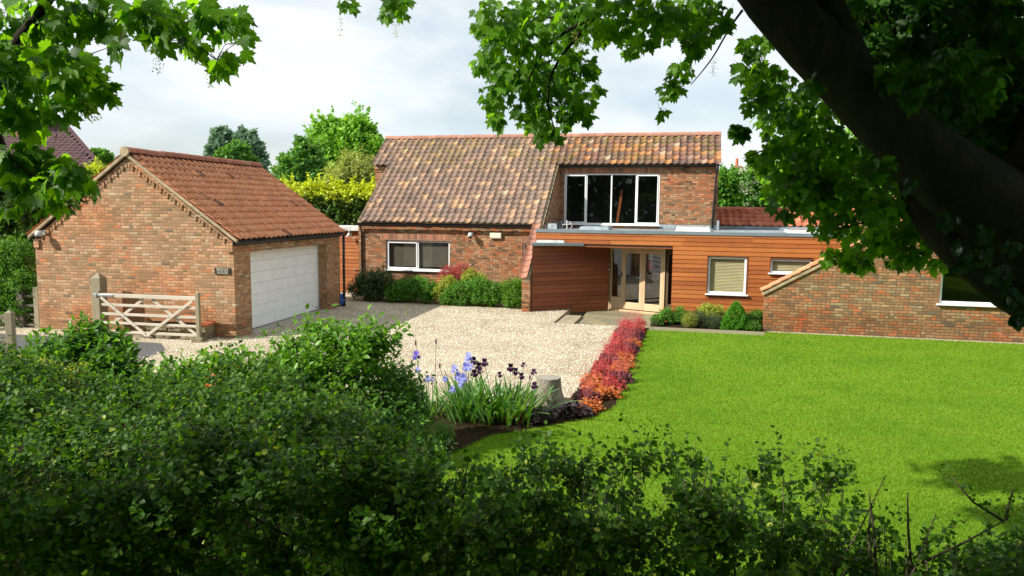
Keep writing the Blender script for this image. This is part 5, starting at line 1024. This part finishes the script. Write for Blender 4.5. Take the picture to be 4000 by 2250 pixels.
# --- neighbouring houses
nb = thing('neighbour_house', 'neighbouring house with brown tiled hipped roof at the far left', 'house', tuple(dep(150, 700, 40)*np.array([1, 1, 0])))
o3 = np.array(nb.location); e0, e1 = dep(-420, 660, 40)-o3, dep(412, 668, 40)-o3; t0, t1 = dep(-250, 488, 45)-o3, dep(262, 488, 45)-o3
e0[1] = e1[1] = 0; zt_ = (t0[2]+t1[2])/2; t0[2] = t1[2] = zt_; e0[2] = e1[2]
A3 = np.array([1.0, 0, 0]); up3 = np.array([0, t0[1]-e0[1], t0[2]-e0[2]]); L3 = np.linalg.norm(up3); up3 /= L3; N3_ = np.cross(A3, up3); Wn = e1[0]-e0[0]; nn_, mm_ = int(Wn/.33), int(L3/.34)
V, F = pantiles(e0, A3, up3, N3_, nn_, mm_, .33, .34, lambda i, j: (i+1)*.33 < Wn - (j+.5)/mm_*(e1[0]-t1[0]) and i*.33 > (j/mm_)*(t0[0]-e0[0]), amp=.03, lift=.03, seg=4)
nr_ = trimesh('roof', V, F, M['tile_n'], nb)
MB().poly([e0-(0, 0, .03), e1-(0, 0, .03), t1-(0, 0, .03), t0-(0, 0, .03)]).poly([e1-(0, 0, .03), e1+(-5.2, 8, -.03), t1-(0, 0, .03)]).poly([e0-(0, 0, .03), e0+(0, 8, -.03), t0-(0, 0, .03)]).poly([e0+(0, 8, -.03), e1+(-5.2, 8, -.03), t1-(0, 0, .03), t0-(0, 0, .03)]).build('roof_underlay', M['tile_n'], nr_)
MB().bar(t1, e1, .2, .06).build('hip_tiles', M['tile_n'], nr_); ridge(MB(), t0+(0, 0, .02), t1+(0, 0, .02), .12).build('ridge_tiles', M['tile_n'], nr_)
MB().box(e0[0]+.4, e1[0]-1.2, .5, 2.0, -.3, e0[2]-.05).build('wall', M['brick_h'], nb); MB().box(e0[0]+.2, e1[0]-.2, -.05, .1, e0[2]-.2, e0[2]-.02).build('fascia_board', M['black'], nb)
ch_ = dep(80, 400, 44)-o3; MB().box(ch_[0]-.5, ch_[0]+.4, ch_[1]-.3, ch_[1]+.4, e0[2], ch_[2]+.1).build('chimney', M['brick_g'], nb)
fh = thing('distant_house', 'far house showing only its brick chimney and pale wall above the hawthorn', 'house', tuple(dep(2930, 745, 75)*np.array([1, 1, 0]))); o3 = np.array(fh.location)
c1, c2 = dep(2863, 648, 75)-o3, dep(2893, 700, 75)-o3; q1_, q2_ = dep(2870, 668, 78)-o3, dep(3070, 700, 78)-o3
MB().box(c1[0], c2[0], -.4, .4, 0, c1[2]).box(c1[0]-.08, c2[0]+.08, -.48, .48, c1[2]-.35, c1[2]-.1).build('chimney', M['brick_g'], fh); MB().tube([(c1[0]+.38, 0, c1[2]), (c1[0]+.38, 0, c1[2]+.75)], [.17, .14], 12).build('chimney_pot', M['terracotta'], fh)
MB().box(c1[0]-.5, q2_[0]+2, .5, 8, -.3, q2_[2]).build('wall', M['upvc'], fh)
MB().hexa([(c1[0]-.7, .2, q2_[2]), (q2_[0]+2.2, .2, q2_[2]), (q2_[0]+2.2, 4, q1_[2]), (c1[0]-.7, 4, q1_[2]), (c1[0]-.7, .2, q2_[2]+.1), (q2_[0]+2.2, .2, q2_[2]+.1), (q2_[0]+2.2, 4, q1_[2]+.1), (c1[0]-.7, 4, q1_[2]+.1)]).build('roof', M['tile_r'], fh)

# --- foreground hedge of hawthorn
hg = thing('hawthorn_hedge', 'long untrimmed hawthorn hedge across the foreground in the shade of the sycamores', 'hedge', (0, 5, 0))
tp = [(1500, 1800), (1850, 1775), (2050, 1800), (2320, 1780), (2550, 1785), (2720, 1790), (2860, 1830), (3000, 1860), (3150, 1850), (3300, 1900), (3400, 2010), (3550, 2095), (3750, 2150), (3900, 2120), (4100, 2120)]
tw_ = np.array([dep(a, b, 4.85)[[0, 2]] for a, b in tp])
def top_right(x): return np.interp(x, tw_[:, 0], tw_[:, 1])
back = np.array([(gnd(a, b, 1.62)[0], gnd(a, b, 1.62)[1]) for a, b in ((-300, 1405), (0, 1415), (500, 1450), (1000, 1530), (1400, 1660), (1600, 1750), (1800, 1850))])
B_, D_ = [], []
def hedge_pts(n_, x0, x1, left):
    x = x0+(x1-x0)*rng.random(n_)
    yb = np.interp(x, back[:, 0], back[:, 1]) if left else np.full(n_, 5.3)
    y = 4.4+(np.maximum(yb, 5.15)-4.4)*rng.random(n_)
    if left: tz = 1.62+.09*np.sin(x*2.1+y)+.08*np.sin(x*5.3)*np.sin(y*4.1)
    else: tz = top_right(x*4.85/y)-np.interp(x, [1.6, 2.6], [.22, .12])+.04*np.sin(x*7)
    if left: z = tz - rng.exponential(.16, n_); fr_ = rng.random(n_) < .22; y = np.where(fr_, 4.4+.25*rng.random(n_), y); z = np.where(fr_, .6+(tz-.6)*rng.random(n_), z)
    else: z = tz - (tz-.45)*rng.random(n_)**1.25
    P_ = np.stack([x, y, z], 1); nc = n_//13; c_i = rng.integers(0, nc, n_); cen = P_[:nc][c_i]; q_ = cen + rng.normal(size=(n_, 3))*np.array([.085, .085, .07])
    use = rng.random(n_) < .8; P_ = np.where(use[:, None], q_, P_); return P_, np.where(use, (tz-z)[:nc][c_i], tz-z)
a_, ta = hedge_pts(4700, -6.3, -.55, True); b_, tb = hedge_pts(2300, -1.1, 4.4, False)
lo = np.stack([-6+6*rng.random(1500), 4.9+2.6*rng.random(1500), .1+.7*rng.random(1500)], 1); Pp = np.vstack([a_, b_, lo]); dt = np.concatenate([ta, tb, np.ones(1500)]); n = len(Pp)
D = unit(np.stack([rng.normal(size=n)*.55, rng.normal(size=n)*.45-.25, .5+np.where(dt < .12, .6, .0)+rng.normal(size=n)*.35], 1)); ln = np.where(dt < .1, .27, .19)*(.6+.8*rng.random(n))
a = shoots(Pp-np.array([0, 5, 0]), D, ln, 12, .060, .5, 1.0, .1, .014); mi = (rng.random(len(a[0])) < .012).astype(int)
leaves('foliage', HAW, *a, [M['haw'], M['yelgreen']], hg, mi)
stems('twigs', Pp-np.array([0, 5, 0])-D*.05, Pp-np.array([0, 5, 0])+D*ln[:, None], np.full(n, .0035), np.full(n, .0012), M['twig'], hg)
mb = MB()
for k in range(56):
    x = -5.8+k*.185+rng.normal()*.05; y = 4.75+rng.normal()*.15; tz = float(top_right(x)) if x > -.8 else 1.55; l = rng.normal()*.18; tz -= .02
    mb.tube([(x-l*.3, y-5, -.1), (x+l*.4, y-5+rng.normal()*.05, tz*.4), (x+l, y-5+rng.normal()*.06, tz*.75), (x+l*1.3+rng.normal()*.05, y-5, tz)], [.012, .009, .006, .003], 5)
for (p_, q_) in (((3420, 2250), (3395, 1925)), ((3560, 2240), (3545, 1925)), ((3400, 2200), (3405, 1965)), ((3600, 2200), (3930, 2030)), ((3930, 2030), (3960, 1910)), ((3920, 2035), (3715, 1860)), ((700, 2200), (750, 1880)), ((1250, 2150), (880, 1950)), ((1810, 1950), (1830, 1800)), ((1280, 2250), (1290, 1960))):
    u1, u2 = dep(*p_, 4.75)-np.array([0, 5, 0]), dep(*q_, 4.8)-np.array([0, 5, 0]); mid = (u1+u2)/2+rng.normal(size=3)*.02; mb.tube([u1, mid, u2], [.011, .008, .004], 6)
mb.build('branches', M['twig'], hg, smooth=True)
sp = [dep(3715, 1860, 4.8), dep(3780, 1920, 4.8), dep(3850, 1980, 4.8), dep(3930, 2030, 4.75), dep(3960, 1930, 4.8), dep(3960, 1960, 4.8), dep(3330, 1870, 4.8), dep(3345, 1910, 4.8), dep(3450, 1965, 4.8), dep(3450, 2070, 4.8), dep(3530, 2020, 4.8), dep(3700, 2080, 4.8), dep(4000, 2010, 4.8)]
Ps = np.array(sp)-np.array([0, 5, 0]); n = len(Ps)*3; Ps = np.repeat(Ps, 3, 0)+rng.normal(size=(n, 3))*.02; Dd = unit(rng.normal(size=(n, 3))*.6+(-.2, 0, .3)); a = shoots(Ps, Dd, np.full(n, .09), 5, .035, .5, 1, .2, .01); leaves('foliage', HAW, *a, M['haw'], hg)

# --- shrubs between hedge and drive
def fshrub(label, blobs, nsh, mat, size, base, ln=.32, k=9, shape=OVAL, name='garden_shrub', up=.9):
    r = bush(name, label, 'shrub', blobs, nsh, ln, k, size, shape, mat, up=up, shell=.3, stemmat='twig', floor=.05)
    return r
fshrub('leafy green shrub in front of the field gate', [pb(180, 1370, 70, 9.5), pb(330, 1340, 75, 9.5), pb(440, 1370, 80, 9.5), pb(250, 1440, 100, 9.3), pb(420, 1470, 110, 9.2), pb(520, 1430, 60, 9.4), pb(100, 1440, 70, 9.3)], 300, 'dog', .135, None)
fshrub('lower lime leaved shrub between the gate shrub and the tall middle shrub', [pb(700, 1480, 60, 9), pb(800, 1470, 70, 9), pb(920, 1460, 70, 9), pb(1010, 1470, 70, 9), pb(620, 1510, 60, 9), pb(860, 1540, 80, 8.8)], 300, 'phil', .125, None, ln=.42)
fshrub('tall bright leaved shrub in the centre behind the hedge', [pb(1120, 1370, 60, 10), pb(1250, 1300, 60, 10.3), pb(1230, 1380, 75, 10), pb(1340, 1350, 70, 10), pb(1440, 1330, 60, 10), pb(1520, 1320, 45, 10), pb(1400, 1420, 100, 9.8), pb(1270, 1460, 100, 9.7), pb(1150, 1470, 90, 9.6)], 330, 'phil', .14, None, ln=.5)
fshrub('dark leaved shrub between the tall bright shrub and the irises', [pb(1540, 1480, 80, 10.3), pb(1600, 1540, 75, 10.3), pb(1450, 1540, 110, 9.9), pb(1560, 1610, 90, 9.9), pb(1300, 1580, 120, 9.5), pb(1660, 1610, 50, 10.3), pb(1440, 1640, 100, 9.4), pb(1180, 1590, 90, 9.3), pb(1600, 1680, 60, 9.6)], 560, 'dog', .10, None)
bush('garden_plant', 'tiny cream flowered plant at the foot of the far left gate post', 'plant', [pb(75, 1405, 30, 13)], 60, .12, 7, .035, ROUND, 'blossom')
bush('lily_plant', 'plant with small orange lily flowers at the edge of the gravel behind the hedge', 'plant', [pb(830, 1495, 22, 8.4), pb(905, 1445, 10, 8.8)], 16, .08, 4, .05, ROUND, 'orange')
bush('garden_shrub', 'reddish brown tinged shrub tips at the far left of the hedge', 'shrub', [pb(170, 1470, 60, 8.3), pb(60, 1460, 50, 8.5), pb(300, 1500, 60, 8.0)], 260, .2, 9, .04, HAW, 'yelgreen')
bush('garden_plant', 'low spreading leafy plant on the bare soil left of the irises', 'plant', [pb(1650, 1720, 55, 10), pb(1730, 1690, 40, 10.4), pb(1600, 1760, 60, 9.4), pb(1700, 1770, 40, 9.4)], 260, .2, 9, .06, OVAL, 'mdgreen')
bush('garden_plant', 'small leafy weeds on the bare soil below the irises', 'plant', [pb(1740, 1680, 25, 10.2), pb(1690, 1720, 28, 9.8)], 40, .12, 7, .04, OVAL, 'mdgreen')

# --- sycamores
def limb(mb, pts, rad, n_=12):
    P_ = [np.array(p) for p in pts]; Q, Rr = [], []
    for i in range(len(P_)-1):
        for t in np.linspace(0, 1, 5)[:-1]:
            p0 = P_[max(i-1, 0)]; p1 = P_[i]; p2 = P_[i+1]; p3 = P_[min(i+2, len(P_)-1)]
            Q.append(.5*((2*p1)+(-p0+p2)*t+(2*p0-5*p1+4*p2-p3)*t*t+(-p0+3*p1-3*p2+p3)*t**3)); Rr.append(rad[i]+(rad[i+1]-rad[i])*t)
    Q.append(P_[-1]); Rr.append(rad[-1]); mb.tube(Q, Rr, n_, jit=.05); return mb
def syc_leaves(root, balls, n_, size, mat='syc', shell=.2, name='crown', droop=.75):
    P, o, i = inballs(balls, n_, shell); off = np.array(root.location)
    D = unit(rdir(n_)*np.array([1, 1, .3])*.8 + unit(o)*.3 + (0, 0, -droop)); Nn = unit(rdir(n_)*.7+(0, 0, .7)+np.array([-.2, -.5, 0]))
    leaves(name, MAPLE, P-off, D, Nn, size*(.55+.75*rng.random(n_)), M[mat], root)
    sel = rng.random(n_) < .45; A = P-off-D*.01; Bm = A - D*.035 + rng.normal(size=A.shape)*.012; stems('leaf_stalks', Bm[sel], A[sel], np.full(sel.sum(), .0013), np.full(sel.sum(), .001), M['twig'], root)
def twigs(root, balls, k, r0=.004):
    c = np.array([b[0] for b in balls]); off = np.array(root.location); A, B = [], []
    for i in range(len(c)):
        d = np.linalg.norm(c-c[i], axis=1); d[i] = 9
        for j in [q for q in np.argsort(d)[:2] if d[q] < .34]: m_ = (c[i]+c[j])/2+rng.normal(size=3)*.03; A += [c[i], m_]; B += [m_, c[j]]
        for _ in range(k): q = c[i]+rng.normal(size=3)*balls[i][1]*.45; A.append(c[i]); B.append(q)
    A, B = np.array(A), np.array(B); stems('twigs', A-off, B-off, np.full(len(A), r0), np.full(len(A), r0*.5), M['twig'], root)
def tassel(root, px, py, d, ln=.13):
    q = dep(px, py, d)-np.array(root.location); k = 60; t = rng.random(k); P = np.stack([rng.normal(size=k)*.013, rng.normal(size=k)*.013, -ln*t], 1)+q
    leaves('flower_tassel', QUAD, P, rdir(k), rdir(k), np.full(k, .010), M['willow'], root)
def blobs(lst, d, sq=(1, 1.2, 1)): return [pb(x*1.5528, y*1.5528, r*1.5528, d+random.uniform(-.5, .5), sq) for x, y, r in lst]
sr = thing('sycamore_tree', 'huge dark sycamore with thick leaning limbs at the right', 'tree', (4.05, 5.15, 0))
o5 = np.array([4.05, 5.15, 0]); mb = MB()
def w5(px, py, d): return dep(px, py, d)-o5
limb(mb, [(0.75, .1, -.3), (.7, .1, 1.0), (.6, .1, 2.3), w5(4230, 1040, 5.15), w5(4080, 800, 5.1)], [.62, .50, .44, .44, .40], 20)
mb.build('trunk', M['bark'], sr, smooth=True)
limb(MB(), [w5(4170, 1000, 5.1), w5(3900, 830, 5.0), w5(3560, 560, 4.9), w5(3240, 240, 4.9), w5(3010, -10, 5.0), w5(2800, -300, 5.1)], [.42, .29, .205, .188, .175, .15], 20).build('limb', M['bark'], sr, smooth=True)
limb(MB(), [w5(4200, 1200, 5.2), w5(3990, 1150, 5.15), w5(3830, 1050, 5.1), w5(3680, 925, 5.1), w5(3580, 780, 5.2), w5(3520, 600, 5.4)], [.3, .16, .125, .105, .085, .06], 16).build('limb', M['bark'], sr, smooth=True)
limb(MB(), [w5(3350, 330, 5.0), w5(3290, 160, 4.95), w5(3220, -20, 5.0), w5(3150, -250, 5.1)], [.15, .115, .10, .08], 14).build('limb', M['bark'], sr, smooth=True)
limb(MB(), [w5(4100, 900, 5.2), w5(4250, 200, 5.3), w5(4200, -700, 5.2), w5(3800, -1500, 4.8)], [.4, .34, .3, .2], 14).build('limb', M['bark'], sr, smooth=True)
for pl_, rr in (([(2600, -60, 5.6), (2330, 60, 5.6), (2150, 170, 5.6), (2060, 320, 5.6)], .022), ([(2330, 60, 5.6), (2180, 240, 5.6), (2140, 380, 5.6), (2170, 520, 5.6)], .014), ([(2900, 40, 5.4), (2850, 110, 5.4), (2780, 230, 5.4), (2700, 330, 5.4)], .010), ([(2250, 65, 5.6), (2040, 72, 5.6)], .012), ([(3500, 800, 5.6), (3400, 860, 5.6), (3250, 900, 5.6)], .014), ([(3050, 560, 5.6), (2950, 600, 5.7), (2900, 620, 5.7)], .008), ([(3900, 350, 5.6), (3700, 420, 5.6), (3450, 400, 5.6)], .012)):
    limb(MB(), [w5(*q) for q in pl_], [rr*(1-.7*i/(len(pl_)-1)) for i in range(len(pl_))], 7).build('branch', M['bark'], sr, smooth=True)
mid = [(1250,60,62),(1225,150,40),(1330,70,75),(1430,50,75),(1530,40,65),(1640,40,65),(1750,30,55),(1290,190,62),(1240,250,38),(1370,190,60),(1450,180,50),(1440,265,50),(1350,285,52),(1400,330,28),(1360,345,20),(1490,170,25),(1500,225,16),(1590,110,30),(1800,50,45),(1750,110,34),(1710,180,32),(1690,225,26),(1665,280,12),(1700,60,45),(1215,70,30),(1250,300,22),(1480,290,22),(870,5,26),(1000,12,32),(975,30,18)]
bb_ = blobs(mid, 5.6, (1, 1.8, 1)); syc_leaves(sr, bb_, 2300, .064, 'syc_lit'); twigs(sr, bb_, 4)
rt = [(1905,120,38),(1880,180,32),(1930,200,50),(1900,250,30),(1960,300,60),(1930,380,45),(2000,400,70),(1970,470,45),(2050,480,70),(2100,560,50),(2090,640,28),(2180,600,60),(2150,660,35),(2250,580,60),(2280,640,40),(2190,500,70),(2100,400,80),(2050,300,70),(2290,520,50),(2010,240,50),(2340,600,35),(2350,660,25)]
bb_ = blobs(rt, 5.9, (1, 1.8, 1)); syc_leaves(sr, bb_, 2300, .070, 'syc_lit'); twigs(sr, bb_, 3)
rd = [(2200,5,60),(2300,0,60),(2130,15,40),(2400,5,60),(2060,-5,35),(2520,0,60),(2250,120,80),(2350,80,90),(2450,60,90),(2560,80,90),(2300,220,80),(2400,200,90),(2500,200,90),(2600,220,90),(2450,320,90),(2560,340,90),(2620,440,90),(2350,300,60),(2180,60,60),(2080,40,50),(2150,150,50),(2480,430,70),(2560,540,60),(2230,330,50)]
syc_leaves(sr, blobs(rd, 5.7, (1, 1.3, 1)), 2300, .092); syc_leaves(sr, blobs(rd, 6.9, (1, 1.3, 1)), 1800, .11); syc_leaves(sr, blobs([(2330,430,75),(2360,500,70),(2430,600,60),(2300,380,60),(2230,400,60),(2400,540,60),(2500,620,55),(2560,640,60),(2420,430,60),(2600,720,50)], 6.2), 1100, .095)
syc_leaves(sr, [pb(3180, 330, 40, 4.55), pb(3420, 660, 45, 4.6), pb(3480, 300, 50, 4.6), pb(3560, 380, 45, 4.55), pb(3900, 300, 60, 4.4), pb(3700, 230, 60, 4.5)], 95, .08)
syc_leaves(sr, [pb(1890, 60, 30, 5.8), pb(2885, 500, 25, 5.8), pb(2915, 515, 22, 5.8), pb(3060, 840, 22, 5.6), pb(3030, 800, 25, 5.6), pb(3200, 720, 40, 5.6)], 60, .085)
for q in ((2250, 120, 5.5), (1900, 50, 5.5), (2020, 200, 5.5), (1330, 70, 5.6), (1545, 75, 5.6), (2270, 150, 5.5), (2790, 230, 5.5), (3440, 600, 5.5), (3480, 760, 5.4), (3340, 640, 5.5), (3460, 1040, 5.5), (3360, 1020, 5.5), (2960, 380, 5.6), (2330, 310, 5.5), (2140, 280, 5.5)): tassel(sr, *q)
ivp = [pb(3700, 850, 35, 4.7), pb(3760, 950, 35, 4.7), pb(3830, 980, 40, 4.6), pb(3900, 1060, 40, 4.6), pb(3950, 1150, 40, 4.6), pb(3980, 1230, 30, 4.6), pb(3850, 900, 30, 4.6), pb(3760, 1030, 25, 4.6), pb(3950, 960, 30, 4.5), pb(3560, 700, 20, 4.6)]
P, o_, i_ = inballs(ivp, 330, .3); n = len(P); leaves('ivy', HAW, P-o5, unit(rdir(n)*.5+(0, 0, -1)), unit(rdir(n)*.5+(-.2, -.9, .3)), .065*(.6+.6*rng.random(n)), M['ivy'], sr)
P, o_, i_ = inballs([((-5.3, -.2, 7.3), 2.4, (1.6, 1, .35)), ((-9.2, -.1, 7.6), 2.3, (1.4, 1, .35)), ((-1.6, .8, 6.9), 2.6, (1.2, 1, .3)), ((2.2, 2.4, 6.8), 2.8, (1, 1, .3)), ((5, 4.9, 7.2), 2.9, (1, 1, .5)), ((2.5, 4.4, 6.35), 1.3, (1.1, 1, .4)), ((3.2, 5.6, 6.5), 2.0, (1, 1, .4)), ((-.6, 3.2, 6.4), 1.4, (1.2, .85, .4)), ((-5, -3, 7.6), 3, (1.6, 1, .35)), ((0, -2.2, 7.0), 3, (1.4, 1, .35)), ((-2.7, 5.8, 7.0), .95, (1.2, .7, .4)), ((.1, 4.25, 5.75), 1.1, (1.2, .6, .28)), ((1.2, 4.6, 5.9), 1.0, (1.1, .6, .28))], 27000, .1)
n = len(P); leaves('crown', OVAL, P-o5, rdir(n)*np.array([1, 1, .4]), unit(rdir(n)*.6+(0, 0, .8)), .24*(.7+.6*rng.random(n)), M['syc'], sr)
sl_ = thing('sycamore_tree', 'second sycamore whose leafy branches hang in at the upper left', 'tree', (-6.2, 3.2, 0)); o6 = np.array([-6.2, 3.2, 0])
def w6(px, py, d): return dep(px, py, d)-o6
limb(MB(), [(0, 0, -.3), (0, 0, 2), (.1, 0, 4.5), (.6, .3, 7)], [.42, .36, .3, .2], 14).build('trunk', M['bark'], sl_, smooth=True)
limb(MB(), [(0, 0, 3.2), w6(-300, 700, 4.1), w6(-40, 420, 4.0), (w6(60, 180, 3.9)), w6(150, 60, 3.9), w6(260, -120, 3.9)], [.16, .07, .036, .030, .026, .02], 10).build('limb', M['bark'], sl_, smooth=True)
for pl_, rr in (([(60, 180, 3.9), (180, 260, 3.9), (300, 270, 3.9), (380, 300, 3.9)], .010), ([(-200, 600, 4), (0, 600, 4), (130, 690, 4), (250, 740, 4), (330, 790, 4)], .012), ([(-150, 520, 4), (30, 490, 4), (90, 470, 4), (150, 400, 4)], .010), ([(260, -60, 4.1), (500, 20, 4.2), (700, 90, 4.3), (830, 110, 4.3), (835, 200, 4.3)], .010)):
    limb(MB(), [w6(*q) for q in pl_], [rr*(1-.6*i/(len(pl_)-1)) for i in range(len(pl_))], 7).build('branch', M['bark'], sl_, smooth=True)
lf = [(40,60,75),(150,50,75),(260,40,60),(50,180,75),(150,160,65),(225,190,45),(260,215,28),(40,280,65),(130,265,45),(210,250,30),(360,40,45),(440,45,50),(520,45,45),(590,55,38),(600,105,26),(545,150,34),(490,120,34),(555,185,14),(50,390,45),(120,410,40),(190,430,38),(60,470,45),(130,470,40),(215,475,28),(170,510,16),(110,525,16),(240,505,10),(30,520,25),(400,100,18),(300,110,24),(20,130,60),(390,70,26)]
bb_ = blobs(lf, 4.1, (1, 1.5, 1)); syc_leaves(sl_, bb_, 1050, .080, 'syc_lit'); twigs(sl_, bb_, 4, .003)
for q in ((620, 215, 4.1), (570, 130, 4.1), (820, 270, 4.2), (770, 70, 4.2), (770, 110, 4.2), (375, 400, 4.0), (340, 395, 4.0), (200, 200, 4), (130, 300, 4), (290, 740, 4), (890, 230, 4.2)): tassel(sl_, *q, .1)

# --- trees behind the viewpoint, seen only mirrored in the windows
bt = thing('tree_belt', 'dark belt of tall trees on the near side of the garden', 'trees', (0, -14, 0)); 
P, o_, i_ = inballs([((x_, -13+rng.normal()*1.5, z_), 3.6, (1, .8, 1)) for x_ in range(-24, 28, 5) for z_ in (2.5, 6.5, 10.5, 13.5)], 22000, .4); n = len(P)
leaves('crown', OVAL, P-np.array([0, -14, 0]), rdir(n), unit(rdir(n)+(0, .6, .5)), .95*(.7+.6*rng.random(n)), M['syc'], bt)
